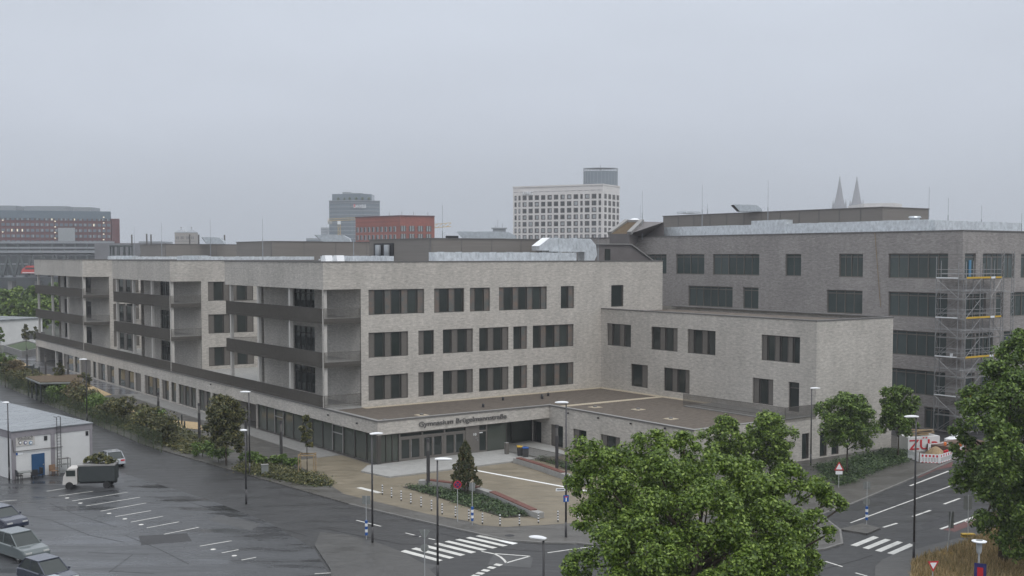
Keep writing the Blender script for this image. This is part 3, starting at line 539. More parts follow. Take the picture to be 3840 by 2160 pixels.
# ducts
def duct(name, pts, w, h, z, m='foil', seg=1.2):
    s = MB()
    for (a, b) in zip(pts, pts[1:]):
        a = Vector((*a, z+h/2)); b = Vector((*b, z+h/2)); n = max(1, int((b-a).length/seg))
        for k in range(n):
            p = a+(b-a)*k/n; q = a+(b-a)*(k+1)/n; d = 1+random.uniform(-.03, .03); s.bar(p, q, w*d, h*d)
            if k % 2: s.bar(p-(b-a).normalized()*.03, p+(b-a).normalized()*.03, w*1.08, h*1.08)
    return s.build(name, m, SC)
ax0 = onB(1619, 960, 8)[0]; ax1 = onB(2021, 960, 8)[0]; ax2 = onB(2150, 930, 8)[0]; ax3 = onB(2228, 930, 8)[0]
duct('duct', [(ax0, 8), (ax2, 8)], 1.3, 1.3, 19.2)
duct('duct', [(ax1+1.5, 8.6), (ax3-1.5, 8.6)], 1.5, 1.7, 20.6); s = MB(); s.extrude([(ax1, 7.9, 20.75), (ax1, 7.9, 21.3), (ax1+1.6, 7.9, 22.3), (ax1+1.6, 7.9, 20.75)], (0, 0, 0), (0, 1.6, 0)); s.build('duct', 'foil', SC)
s = MB(); s.quad((ax1-.05, 7.85, 21.32), (ax1+1.6, 7.85, 22.36), (ax1+1.6, 9.5, 22.36), (ax1-.05, 9.5, 21.32)); s.build('duct_lid', 'white', SC)
s = MB(); s.extrude([(ax3-1.6, 8, 19.2), (ax3-.1, 8, 19.2), (ax3+.5, 8, 20.2), (ax3+.3, 8, 21.5), (ax3-.6, 8, 22.3), (ax3-1.6, 8, 22.3)], (0, 0, 0), (0, 1.4, 0)); s.build('duct', 'foil', SC)
s = MB(); s.box(ax1+3, ax1+3.15, 7.9, 8.05, 19.2, 20.6).box(ax1+4.4, ax1+4.55, 7.9, 8.05, 19.2, 20.6).box(ax1+5.3, ax1+5.45, 7.9, 8.05, 19.2, 20.6).box(ax1+2.2, ax1+4.4, 9.5, 11.5, 19.2, 20.7); s.build('duct_stand', 'coping', SC)
bb0 = onA(1463, 970, 14)[0]; bb1 = onA(1215, 970, 14)[0]; duct('duct', [(14, bb0), (14, bb1)], 1.0, .85, 19.2)
bb2 = onA(990, 970, 14)[0]; duct('duct', [(14.4, bb1+1.5), (14.4, min(bb2, 27))], .9, .5, 19.2)
for u in (1212, 1255):
    b_, _ = onA(u, 975, 12); s = MB(); s.extrude([(12, b_-.8, 19.2), (12, b_+.8, 19.2), (12, b_+.3, 20.15), (12, b_-.5, 20.15)], (0, 0, 0), (1, 0, 0)); s.build('duct_cowl', 'white', SC)
for wi, us in ((1, ((570, 640), (675, 780), (860, 905))), (2, ((415, 560),))):
    for u0, u1 in us:
        x = 9; s0 = onA(u1, 970, x)[0]; s1 = onA(u0, 970, x)[0]; lo, hi = wings[wi]
        s0 = max(s0, lo+1); s1 = min(s1, hi-1)
        if s1 > s0+1: duct('duct', [(x, s0), (x, s1)], 1.0, .9, 19.2)
for wi in (1, 2): lo, hi = wings[wi]; duct('duct', [(6, lo+6), (24, lo+6)], 1.0, .8, 19.2)
# intake cowls on plant room roofs
def hood(u0, u1, v, Y, m='zinc', n=2):
    p = AT(u0, v, Y); q = AT(u1, v, Y); a0, b0, z0 = w2l(p); a1, b1, _ = w2l(q); s = MB(); h = 27*Y/F*.95
    x = Vector((a0, b0, 0)); y = Vector((a1, b1, 0)); d = (y-x).normalized(); Lh = (y-x).length; side_ = Vector((-d.y, d.x, 0))*1.8
    pr = [x+Vector((0, 0, z0+h)), x+d*(Lh*.22)+Vector((0, 0, z0)), y+Vector((0, 0, z0)), y-d*.2+Vector((0, 0, z0+h*.45)), y-d*(Lh*.2)+Vector((0, 0, z0+h*.9)), x+d*(Lh*.5)+Vector((0, 0, z0+h))]
    s.extrude(pr, (0, 0, 0), side_); o = s.build('vent_hood', m, SC)
    s = MB(); s.quad(x+Vector((0, 0, z0+h*.95))-d*.06, x+d*(Lh*.21)+Vector((0, 0, z0+.05))-d*.06, x+d*(Lh*.21)+Vector((0, 0, z0+.05))-d*.06+side_, x+Vector((0, 0, z0+h*.95))-d*.06+side_); s.build('louvre', 'black', o); return o
hood(1712, 1830, 894, 152); hood(1790, 1937, 894, 156); hood(1180, 1314, 906, 176); hood(757, 840, 915, 219)
s = MB(); p = w2l(AT(1700, 893, 150)); s.box(p[0]-1, p[0]+.6, p[1]-.3, p[1]+.3, p[2]-.3, p[2]+.3); s.build('weather_station', 'black', SC)
# gabled stair head at the right end of the roof
g0 = onB(2222, 950, 10)[0]; g1 = onB(2364, 950, 10)[0]; g2 = onB(2444, 950, 10)[0]
s = MB(); s.extrude([(g0, 10, 19.15), (g2+.4, 10, 19.15), (g1, 10, 21.6), (g0, 10, 21.6)], (0, 0, 0), (0, 3, 0)); sh = s.build('stair_head', 'clad_dark', SC)
s = MB(); s.bar((g0, 9.9, 21.65), (g1, 9.9, 21.65), .3, .12).bar((g1, 9.9, 21.65), (g2+.4, 9.9, 19.3), .3, .12); s.build('trim', 'coping_light', sh)
d0 = onB(2268, 950, 10)[0]; s = MB(); s.box(d0, d0+.9, 9.92, 9.98, 19.2, 21.0); s.build('roof_door', 'glass', sh)
s = MB(); s.extrude([(AE-1.5, 5, 19.15), (AE+3, 5, 19.15), (AE+3, 5, 19.5), (AE-1.5, 5, 19.5)], (0, 0, 0), (0, 1, 0)); s.build('parapet', 'coping', SC)
# lightning rods and roof pipes of the school
def rod(parent, inv, u, vt, Y, z0, r=.035, m='mast_grey'):
    p = AT(u, vt, Y); q = inv(p); s = MB(); s.tube((q[0], q[1], z0), (q[0], q[1], p.z-(p.z-z0)*.45), r*1.5, n=5); s.tube((q[0], q[1], p.z-(p.z-z0)*.45), (q[0], q[1], p.z), r*.6, n=5); s.build('lightning_rod', m, parent)
for u, vt, Y in ((984, 820, 165), (788, 825, 205), (605, 835, 212), (1325, 815, 145), (1659, 768, 140), (2243, 882, 146), (503, 850, 225)): rod(SC, w2l, u, vt, Y, 19.15)
for u, vt in ((494, 880), (550, 877), (566, 879), (711, 879), (745, 880), (842, 881)):
    p = AT(u, vt, 222); q = w2l(p); s = MB(); s.tube((q[0], q[1], 22.2), (q[0], q[1], p.z), .14, n=6); s.build('roof_pipe', 'coping', SC)
# ================================================================= GREY SCHOOL BUILDING
gG = w2l(G(3597, 1627)); aG, bG = gG[0], gG[1]; GT = 22.85; print('grey corner', gG)
GB = E('grey_brick_building', 'tall grey brick building with long green-grey window bands behind the pale school', 'building', (C0.x, C0.y, 0), ROT)
mb = MB(); ma = mapA(aG); hh = []
GZ = [(17.45, 20.35), (12.95, 15.85), (8.4, 11.3), (3.9, 6.8)]
for u0, u1, r, pat in ((2408, 2499, 0, 'GG'), (2535, 2641, 0, 'GG'), (2673, 2847, 0, 'GGG'), (2945, 3004, 0, 'G'), (3146, 3236, 0, 'GG'), (3331, 3555, 0, 'GGG'), (2581, 2747, 1, 'GGG'), (2786, 2844, 1, 'G'), (3100, 3234, 1, 'GG'), (3331, 3553, 1, 'GGG'), (3325, 3549, 2, 'GGG'), (3322, 3545, 3, 'GGG')):
    vm = [1000, 1130, 1260, 1400][r]; hh.append((onA(u1, vm, aG)[0], onA(u0, vm, aG)[0], *GZ[r], pat))
bFar = onA(2050, 900, aG)[0]
gdw = (onA(3560, 1580, aG)[0], onA(3465, 1580, aG)[0], .1, 2.6, 'GG')
wall(mb, ma, bG, bFar, 0, GT, [h[:4] for h in hh]+[gdw[:4]])
for h in hh+[gdw]: window(GB, ma, *h[:4], h[4], gm='glass_green', rev=True, transom=.86, fm='panel', fw=.12)
mr_ = mapB(bG); hh = []
for u0, u1, r, pat in ((3618, 3659, 0, 'd'), (3685, 3804, 0, 'GGG'), (3828, 3900, 0, 'GG'), (3622, 3698, 1, 'GG'), (3735, 3763, 1, 'g'), (3789, 3880, 1, 'GG'), (3622, 3655, 2, 'g'), (3660, 3725, 2, 'GG'), (3763, 3799, 2, 'g'), (3825, 3890, 2, 'GG'), (3622, 3655, 3, 'g'), (3678, 3720, 3, 'G'), (3760, 3820, 3, 'GG')):
    vm = [1000, 1130, 1260, 1400][r]; hh.append((onB(u0, vm, bG)[0], onB(u1, vm, bG)[0], *GZ[r], pat))
hh.append((aG+1.5, aG+6, .1, 2.6, 'GG'))
wall(mb, mr_, aG, aG+28, 0, GT, [h[:4] for h in hh])
for i, h in enumerate(hh): window(GB, mr_, *h[:4], h[4], gm='glass_green', transom=.86, fm='panel', fw=.12)
s = MB(); bx(s, mr_, hh[0][0]+1.0, hh[0][0]+1.4, 17.6, 19.6, .1, .2); s.build('protective_film', 'skyblue', GB)
wall(mb, mapA(aG+28, -1), bG, bFar, 0, GT); wall(mb, mapB(bFar, -1), aG, aG+28, 0, GT); mb.build('brick_wall', 'grey_brick', GB)
s = MB(); s.box(aG+.4, aG+27.6, bG+.4, bFar-.4, 22.2, 22.5); s.build('roof', 'roof_grey', GB)
s = MB(); s.box(aG-.08, aG+.4, bG-.08, bFar, GT, GT+.14).box(aG+.4, aG+28, bG-.08, bG+.4, GT, GT+.14); s.build('coping', 'coping', GB)
pa = aG+9; pb0 = onA(3310, 790, pa)[0]; pb1 = onA(2487, 810, pa)[0]; pe = onB(3482, 800, pb0)[0]
s = MB(); s.box(pa, pe, pb0, pb1, 22.5, 26.3); o = s.build('plant_room', 'clad', GB); s = MB(); s.box(pa-.1, pe+.1, pb0-.1, pb1+.1, 26.3, 26.42)
s.build('trim', 'coping', o); s = MB()
for k in range(1, 12): y = pb0+(pb1-pb0)*k/12; s = MB(); s.box(pa-.04, pa-.002, y-.05, y+.05, 22.6, 26.2); s.build('seam', 'coping', o)
def gduct(a0, b0, a1, b1, z, h, w=1.2):
    s = MB(); a = Vector((a0, b0, z+h/2)); b = Vector((a1, b1, z+h/2)); n = max(1, int((b-a).length/1.6))
    for k in range(n): p = a+(b-a)*k/n; q = a+(b-a)*(k+1)/n; dd = 1+random.uniform(-.025, .025); s.bar(p, q, w*dd, h*dd)
    return s.build('duct', 'foil', GB)
da = aG+3; db1 = onA(2445, 860, da)[0]; db0 = onA(3490, 850, da)[0]; gduct(da, db0, da, db1, 22.5, 1.85)
dm0 = onA(2960, 850, da)[0]; dm1 = onA(2830, 850, da)[0]; gduct(da, dm0, da, dm1, 22.6, 2.3, 1.4)
gduct(da, db0, onB(3815, 860, db0)[0], db0, 22.5, 1.75)
s = MB(); p = w2l(AT(3430, 826, 143)); s.lathe([(.6, 24.3), (.6, 24.8), (.8, 24.8), (.7, 25)], (p[0], p[1], 0), 12); s.build('duct_cap', 'zinc', GB)
hd = hood(2751, 2860, 793, 165); hd.parent = GB; s = MB(); p = w2l(AT(2583, 803, 172)); s.box(p[0]-1.5, p[0]+1.5, p[1]-1, p[1]+1, 26.4, 26.7); s.build('skylight', 'foil', GB)
for u, vt, Y, z0 in ((2409, 715, 172, 22.5), (2634, 693, 166, 22.5), (2881, 680, 158, 22.5), (3485, 700, 146, 22.5), (3557, 742, 141, 22.5), (3682, 770, 145, 22.5), (3832, 800, 140, 22.5), (2401, 770, 178, 22.5), (2653, 765, 175, 26.3)): rod(GB, w2l, u, vt, Y, z0)
# sloping planted stair roof at its left end
def LW(u, v, Y): return Vector(w2l(AT(u, v, Y)))
bs0 = onA(2290, 870, aG+1)[0]; bs1 = onA(2405, 850, aG+1)[0]
A1 = LW(2286, 877, 173); A2 = LW(2350, 831, 177); A3 = LW(2407, 831, 174); A4 = LW(2360, 877, 170)
dn = Vector((0, 0, -2.5)); s = MB(); s.quad(A1, A4, A3, A2); s.build('sloping_roof', 'sedum', GB)
s = MB()
for p, q in ((A1, A2), (A4, A3)): s.bar(p+Vector((0, 0, .1)), q+Vector((0, 0, .1)), .7, .5)
s.bar(A2, A3, .5, .5); s.build('trim', 'coping_light', GB)
s = MB(); s.quad(A4+dn, A4, A3, LW(2490, 833, 171), LW(2490, 833, 171)+Vector((0, 0, -3)), A3+dn); s.quad(A1+dn, A4+dn, A4, A1); s.build('stair_wall', 'clad_dark', GB)
s = MB(); p = w2l(AT(2380, 829, 178)); s.lathe([(.9, 0), (.8, .3), (.4, .5), (.1, .55)], (p[0], p[1], p[2]-.1), 14); s.build('skylight', 'white', GB)
# down rope / cable on the left face
b_, _ = onA(3280, 900, aG-.1); s = MB(); s.tube((aG-.1, b_, GT), (aG-.1, b_-1.0, 14), .03, n=4); s.build('cable', 'wood', GB)
# ================================================================= SCAFFOLD
SF = E('scaffold', 'tube scaffold tower with yellow toe boards round the grey building corner', 'scaffold', tuple(l2w(aG, bG)), ROT)
dk = [2.1, 4.3, 6.5, 8.7, 10.9, 13.1, 15.3, 17.55]; xs = [-1.35, 1.4, 3.4, 5.5]; top = 19.7
posts = [(x, -1.35) for x in xs]+[(x, -.45) for x in (1.4, 3.4, 5.5)]+[(-1.35, 2.4), (-.45, 2.4), (-1.35, -.4), (-.45, -.45)]
for x, y in posts: s = MB(); s.tube((x, y, 0), (x, y, top+random.uniform(-.6, .3)), .045, n=6); s.build('post', 'steel', SF)
for i, z in enumerate(dk):
    s = MB(); s.box(-1.3, -.4, -1.3, 2.4, z-.06, z); s.build('deck', 'steel', SF)
    s = MB(); s.box(-.4, 5.5, -1.3, -.45, z-.06, z); s.build('deck', 'steel', SF)
    if i % 2: 
        
        for q_, m_ in (((-1.3, 3.3, -1.42, -1.38, z, z+.2), 'yellow'), ((4.3, 5.5, -1.42, -1.38, z, z+.2), 'yellow'), ((3.4, 4.2, -1.42, -1.38, z-.02, z+.2), 'white'), ((-1.42, -1.38, -.4, 2.4, z, z+.12), 'white')): s = MB(); s.box(*q_); s.build('toe_board', m_, SF)
        for dz in (.5, 1.0):
            s = MB(); s.tube((-1.35, -1.35, z+dz), (5.5, -1.35, z+dz), .03, n=5).tube((-1.35, -1.35, z+dz), (-1.35, 2.4, z+dz), .03, n=5); s.build('guard_rail', 'steel', SF)
    zp = dk[i-1] if i else 0
    s = MB(); s.tube((-1.4, 2.4, zp+.1), (-1.4, -.4, z-.05), .035, n=5) if i % 2 == 0 else s.tube((-1.4, 2.4, z-.05), (-1.4, -.4, zp+.1), .035, n=5); s.tube((-1.35, 2.4, zp+.1) if i % 2 else (-1.35, 2.4, z), (-.45, 2.4, z) if i % 2 else (-.45, 2.4, zp), .03, n=5); s.build('brace', 'steel', SF)
    s = MB(); s.tube((-1.35, -1.42, zp+.1), (1.4, -1.42, z-.05), .035, n=5); s.build('brace', 'steel', SF)
    if i % 2: s = MB(); s.tube((3.4, -1.42, zp+.1), (5.5, -1.42, z-.05), .03, n=5).tube((5.5, -1.42, zp+.1), (3.4, -1.42, z-.05), .03, n=5); s.build('brace', 'steel', SF)
    if i % 2 == 0:
        s = MB(); s.tube((-1.35, -1.35, z+1.0), (5.5, -1.35, z+1.0), .03, n=5).tube((-1.35, -1.35, z+1.0), (-1.35, 2.4, z+1.0), .03, n=5); s.build('guard_rail', 'steel', SF)
    s = MB(); s.tube((-.45, -.45, z+.55), (5.5, -.45, z+.55), .03, n=5).tube((-.45, -.45, z+.55), (-.45, 2.4, z+.55), .03, n=5); s.build('inner_rail', 'steel', SF)
    s = MB(); s.tube((1.4, -.5, z-.05), (3.4, -1.3, zp+.1), .03, n=5); s.build('brace', 'steel', SF); s = MB(); s.tube((-.5, 2.3, zp+.1), (-.5, -.3, z-.05), .03, n=5); s.build('brace', 'steel', SF)
    for x_ in xs: s = MB(); s.bar((x_, -1.4, z-.1), (x_, -.4, z-.1), .05, .05); s.build('transom', 'steel', SF)
    if i % 2 == 0: s = MB(); s.tube((-2.4, -1.4, z+.9), (6.3, -1.5, z+.8), .035, n=5).tube((-1.5, 4.4, z+.95), (-1.5, -1.2, z+.85), .035, n=5); s.build('ledger', 'steel', SF)
for cx_ in (5.9, 8.0):
    s = MB()
    for dx in (0, .5): s.tube((cx_+dx, -1.1, 0), (cx_+dx, -1.1, 20.6), .04, n=5)
    k = 0; z = .2
    while z < 20.3: s.tube((cx_+(0 if k % 2 else .5), -1.1, z), (cx_+(.5 if k % 2 else 0), -1.1, z+.42), .025, n=4); z += .42; k += 1
    s.build('lattice_girder', 'steel', SF)
s = MB(); s.tube((5.7, -1.1, 16.1), (8.6, -1.1, 15.8), .035, n=5).tube((5.7, -1.1, 11), (8.6, -1.1, 10.6), .035, n=5); s.build('ledger', 'steel', SF)
p = l2w(aG-.9, bG+.6, 8.75); s = MB(); s.lathe([(.14, 0), (.17, .32), (.16, .34)], tuple(p), 12); tag(s.build('bucket', 'white'), 'white bucket standing on a scaffold deck at the corner', 'bucket')
# ================================================================= FOLIAGE
def leaf_obj(name, P, Nn, size, m, parent=None, aspect=1.5):
    n = len(P); R = np.random.normal(size=(n, 3)); U = np.cross(Nn, R); U /= np.linalg.norm(U, axis=1, keepdims=True)+1e-9; V = np.cross(Nn, U); V /= np.linalg.norm(V, axis=1, keepdims=True)+1e-9
    sz = (size*np.random.uniform(.45, 1.6, n))[:, None]
    v = np.stack([P-U*sz*aspect*.5, P+V*sz*.42+Nn*sz*.1, P+U*sz*aspect*.5, P-V*sz*.42+Nn*sz*.1], 1).reshape(-1, 3)
    me = bpy.data.meshes.new(name); me.vertices.add(4*n); me.vertices.foreach_set('co', v.astype(np.float32).ravel()); me.loops.add(4*n); me.loops.foreach_set('vertex_index', np.arange(4*n, dtype=np.int32))
    me.polygons.add(n); me.polygons.foreach_set('loop_start', np.arange(0, 4*n, 4, dtype=np.int32)); me.polygons.foreach_set('loop_total', np.full(n, 4, dtype=np.int32)); me.update(calc_edges=True); me.validate()
    me.materials.append(MT[m]); o = bpy.data.objects.new(name, me); COL.objects.link(o); o.parent = parent; return o
def lobes_leaves(lobes, n, flat=.8):
    w = np.array([l[3]**2 for l in lobes]); w = w/w.sum(); L0 = np.array(lobes); K = 16; q = np.random.normal(size=(len(lobes), K, 3)); q /= np.linalg.norm(q, axis=2, keepdims=True); q[:, :, 2] = np.abs(q[:, :, 2])*np.where(np.random.rand(len(lobes), K) < .7, 1, -1)
    rs = L0[:, None, 3]*np.random.uniform(.26, .46, (len(lobes), K)); ctr = L0[:, None, :3]+q*(L0[:, None, 3:4]*np.random.uniform(.62, .86, (len(lobes), K, 1)))*np.array([1, 1, flat])
    idx = np.random.choice(len(lobes), n, p=w)*K+np.random.randint(0, K, n); Lb = np.concatenate([ctr.reshape(-1, 3), rs.reshape(-1, 1)], 1)
    d = np.random.normal(size=(n, 3)); d /= np.linalg.norm(d, axis=1, keepdims=True); d[:, 2] = np.where(np.random.rand(n) < .35, np.abs(d[:, 2]), d[:, 2])
    rr = Lb[idx, 3]*(np.random.beta(2.6, 1.0, n)*1.12+.05*np.random.normal(size=n))
    P = Lb[idx, :3]+d*rr[:, None]*np.array([1, 1, flat]); Nn = d*.8+np.random.normal(size=(n, 3))*.55+np.array([0, 0, .55]); Nn /= np.linalg.norm(Nn, axis=1, keepdims=True)
    return P, Nn
def tree(name, label, loc, lobes, n, size, m, th, tr=.18, group=None, cat='tree', flat=.85):
    T = E(name, label, cat, tuple(loc), group=group); P, Nn = lobes_leaves(lobes, n, flat); leaf_obj('crown', P, Nn, size, m, T)
    s = MB(); top = Vector((0, 0, th)); s.tube((0, 0, -.05), top, tr*1.15, tr*.8, 8); zc = max(l[2] for l in lobes); mid = Vector((0, 0, th+(zc-th)*.45)); s.tube(top, mid, tr*.8, tr*.5, 7)
    for i, l in enumerate(lobes):
        p = Vector(l[:3]); base = top.lerp(mid, random.random()); k = base.lerp(p, .5)+Vector((random.uniform(-.2, .2), random.uniform(-.2, .2), .15)); s.tube(base, k, tr*.42, tr*.25, 5); s.tube(k, p, tr*.25, tr*.1, 5)
    s.build('trunk', 'bark', T, smooth=True); return T
def auto_lobes(h, th, r, n, seed, top=.35):
    rn = random.Random(seed); out = []
    for i in range(n):
        t = (i+.5)/n; z = th+.12*h+(h-th-.12*h)*t; pr = r*(sin(pi*min(1, .16+t*.84)))**.7*(.72 if t < .75 else .6); a = i*2.4+rn.uniform(-.4, .4); rad = pr*rn.uniform(.55, 1)
        lr = r*rn.uniform(.3, .44)*(1 if t < .8 else .7); out.append((rad*cos(a), rad*sin(a), min(z, h-lr*.8), lr))
    out.append((0, 0, th+(h-th)*.45, r*.55)); out.append((0, 0, h-r*.3, r*.3)); return out
# big foreground tree
D0 = 45.0
def pl_lobes(lst, base, D):
    out = []
    for u, v, r, dy in lst: p = AT(u, v, D+dy); out.append((p.x-base.x, p.y-base.y, p.z-base.z, r*(D+dy)/F))
    return out
base = Vector((AT(2630, 2100, D0).x, D0+1, 0))
big = [(2215, 1715, 85, 0), (2170, 1800, 75, .5), (2330, 1745, 85, 1), (2440, 1675, 75, 1.5), (2565, 1680, 68, 1.5), (2480, 1790, 115, 0), (2300, 1850, 110, -1), (2190, 1940, 60, -1), (2660, 1790, 110, 1), (2790, 1790, 85, 1.5), (2860, 1860, 110, .5), (2960, 1800, 70, 1), (3050, 1850, 70, .5), (3120, 1885, 42, 0), (3160, 1900, 28, 0), (2650, 1920, 130, -2), (2440, 1960, 125, -2), (2900, 1970, 115, -1.5), (3050, 1960, 60, -.5), (3110, 2000, 35, -.5), (2260, 2050, 105, -2.5), (2180, 2130, 75, -2), (2480, 2100, 130, -3), (2720, 2090, 140, -3), (2920, 2110, 110, -2.5), (3030, 2110, 60, -1), (2340, 2230, 130, -3.2), (2600, 2250, 150, -3.6), (2850, 2240, 130, -3), (2160, 2240, 70, -2), (3010, 2230, 90, -1.5), (2500, 1880, 150, 3), (2780, 1930, 150, 3.5), (2320, 1960, 130, 3), (2950, 2060, 120, 3), (2600, 2120, 170, 3.5), (2380, 2120, 120, 2.5)]
tree('lime_tree', 'large lime tree with a broad full crown in the foreground at the road corner', base, pl_lobes(big, base, D0), 140000, .084, 'leaf', 5.0, .3, flat=.9)
D1 = 72.0; base = Vector((AT(3815, 2040, D1).x, D1+2, .1))
rt_ = [(3650, 1500, 60, -1), (3740, 1420, 80, -1), (3800, 1335, 70, 0), (3860, 1280, 70, 0), (3700, 1560, 90, -2), (3830, 1480, 110, -2), (3930, 1400, 110, 0), (3620, 1680, 55, 0), (3600, 1610, 40, 0), (3660, 1780, 75, -1), (3600, 1820, 42, -.5), (3780, 1700, 130, -3), (3920, 1620, 130, -2), (3720, 1900, 80, -2), (3850, 1850, 130, -3), (3690, 1960, 48, -1), (3800, 2000, 80, -2), (3930, 1950, 120, -2), (3790, 2060, 40, -2.5), (3860, 2070, 60, -2.5), (4000, 1750, 150, 0), (3850, 1600, 150, 3), (3760, 1820, 110, 3), (4050, 1500, 140, 1), (3890, 1930, 120, 2)]
tree('lime_tree', 'tall dense dark tree cut by the right edge above the dry grass', base, pl_lobes(rt_, base, D1), 100000, .13, 'leaf_dark', 4.0, .32, flat=.9)
def street_tree(u, v, top_v, rpx, label, seed, m='leaf', n=9000, z=.1, th=2.0, size=.15, nl=16, name='street_tree', group='young street trees along the school'):
    p = G(u, v, z); h = AT(u, top_v, p.y).z-z; r = rpx*p.y/F; return tree(name, label, p, auto_lobes(h, th, r, nl, seed), n, size, m, th, .09, group=group)
street_tree(3176, 1786, 1474, 128, 'round street tree on the grass strip left of the construction board', 3, 'leaf_dark', 17000)
street_tree(3368, 1718, 1446, 96, 'street tree standing right in front of the red lettered board', 5, 'leaf_dark', 14000)
street_tree(2885, 1880, 1545, 130, 'street tree rising behind the big lime crown nearest the right lamp', 9, 'leaf', 15000)
street_tree(2720, 1900, 1560, 110, 'thin street tree half hidden behind the big lime crown', 12, 'leaf', 10000)
street_tree(848, 1745, 1483, 105, 'bushy tree before the street glazing of the school', 21, 'leaf_olive', 15000, th=1.2)
def sapling(u, v, top_v, rpx, label, seed, m='leaf_olive'):
    p = G(u, v, .1); h = AT(u, top_v, p.y).z; r = rpx*p.y/F; return tree('sapling', label, p, auto_lobes(h, h*.35, r, 8, seed), 900, .2, m, h*.35, .05, group='saplings of the school yard')
T = sapling(1152, 1778, 1562, 34, 'slim sapling tied to wooden stakes beside the glass front', 31)
s = MB()
for x, y in ((-.7, -.5), (.7, -.5), (.7, .6), (-.7, .6)): s.tube((x, y, 0), (x, y, 1.9), .05, n=6)
for a, b in (((-.7, -.5), (.7, -.5)), ((.7, -.5), (.7, .6)), ((.7, .6), (-.7, .6)), ((-.7, .6), (-.7, -.5))): s.bar((*a, 1.8), (*b, 1.8), .05, .12)
s.build('stake_frame', 'wood', T)
sapling(99, 1325, 1217, 22, 'dark slim sapling before the yellow parcel locker', 32); sapling(136, 1325, 1226, 20, 'pale trunked sapling beside the yellow parcel locker', 33)
sapling(4, 1330, 1228, 18, 'dark sapling at the left picture edge', 34, 'leaf_dark'); sapling(20, 1452, 1342, 22, 'leafy sapling beside the climbing frame', 35)
sapling(225, 1480, 1362, 26, 'thin sapling in front of the planted shelter roof', 36, 'leaf_olive'); sapling(318, 1490, 1398, 30, 'sapling before the podium windows', 37)
# shrubs along the fence
rn = random.Random(11); bsh = []
nsh = 27
for i in range(nsh):
    b_ = 14+i*(100/nsh)+rn.uniform(-1, 1); a_ = -12.2+rn.uniform(-.7, 1.6); p = l2w(a_, b_, .1); r = rn.uniform(1.5, 2.3); h = rn.uniform(2.2, 3.8)
    m = rn.choice(['leaf_olive', 'leaf_olive', 'leaf_brown', 'leaf_dark'])
    look = {'leaf_olive': 'olive', 'leaf_brown': 'brownish', 'leaf_dark': 'dark green'}[m]
    bsh.append(tree('shrub', 'loose shrub in the row behind the mesh fence', p, [(rn.uniform(-r, r)*.5, rn.uniform(-r, r)*.5, h*rn.uniform(.35, .75), r*rn.uniform(.45, .65)) for _ in range(7)], 2300, .17, m, .4, .05, 'shrubs behind the mesh fence', 'shrub'))
for i, (u, v, r) in enumerate(((930, 1738, 1.0), (985, 1748, .9), (1040, 1745, .9), (1095, 1752, .8), (820, 1730, 1.2), (760, 1712, 1.2))):
    p = G(u, v, .1); tree('shrub', 'low dense shrub in the bed by the street glazing', p, [(rn.uniform(-r, r)*.6, rn.uniform(-r, r)*.5, r*rn.uniform(.4, .8), r*.55) for _ in range(5)], 1300, .13, 'leaf_dark', .2, .04, 'low shrubs before the glass front', 'shrub')
# distant wood at the left: single trees
for i, (u, v, r, Y) in enumerate(((-40, 1075, 75, 330), (20, 1085, 60, 300), (70, 1075, 60, 310), (118, 1072, 55, 300), (160, 1075, 60, 320), (215, 1060, 70, 330), (45, 1120, 60, 285), (100, 1130, 60, 285), (150, 1125, 55, 285), (-10, 1130, 55, 285), (200, 1120, 60, 290), (270, 1080, 70, 320))):
    p = AT(u, v, Y); rr = r*Y/F; base = Vector((p.x, Y, 0)); h = p.z
    tree('deciduous_tree', 'mid green tree in the row behind the low white hall', base, auto_lobes(h, 2, rr, 12, 50+i), 3500, .5, 'leaf_dark' if i % 2 else 'leaf', 2, .25, 'trees behind the white hall')
# pine on the plaza
pb = G(1745, 1852, .12); hP = AT(1735, 1668, pb.y).z-.12; PT_ = E('pine_tree', 'small pine with upright brown-tipped shoots in the plaza bed', 'tree', tuple(pb)); Pp = []; Nn = []; s = MB()
for k in range(3):
    x0 = random.uniform(-.3, .3); s.tube((x0*.5, .1*k, 0), (x0, .15*k, hP*.75), .05, .025, 5)
for i in range(210):
    t = random.random()**1.05; z = .5+(hP-.6)*t; rad = (1.35*(1-t)**.75+.08)*random.uniform(.4, 1.05); a = random.uniform(0, 2*pi); x, y = rad*cos(a), rad*sin(a); s.tube((x*.15, y*.15, z-rad*.35), (x, y, z), .018, .01, 4)
    Lh = random.uniform(.25, .5)
    for j in range(46):
        q = random.random(); Pp.append((x+random.gauss(0, .05), y+random.gauss(0, .05), z+q*Lh)); Nn.append((random.gauss(0, 1), random.gauss(0, 1), .15))
Pp = np.array(Pp); Nn = np.array(Nn); Nn /= np.linalg.norm(Nn, axis=1, keepdims=True); leaf_obj('crown', Pp, Nn, .09, 'needle', PT_, 2.2); s.build('trunk', 'bark', PT_)
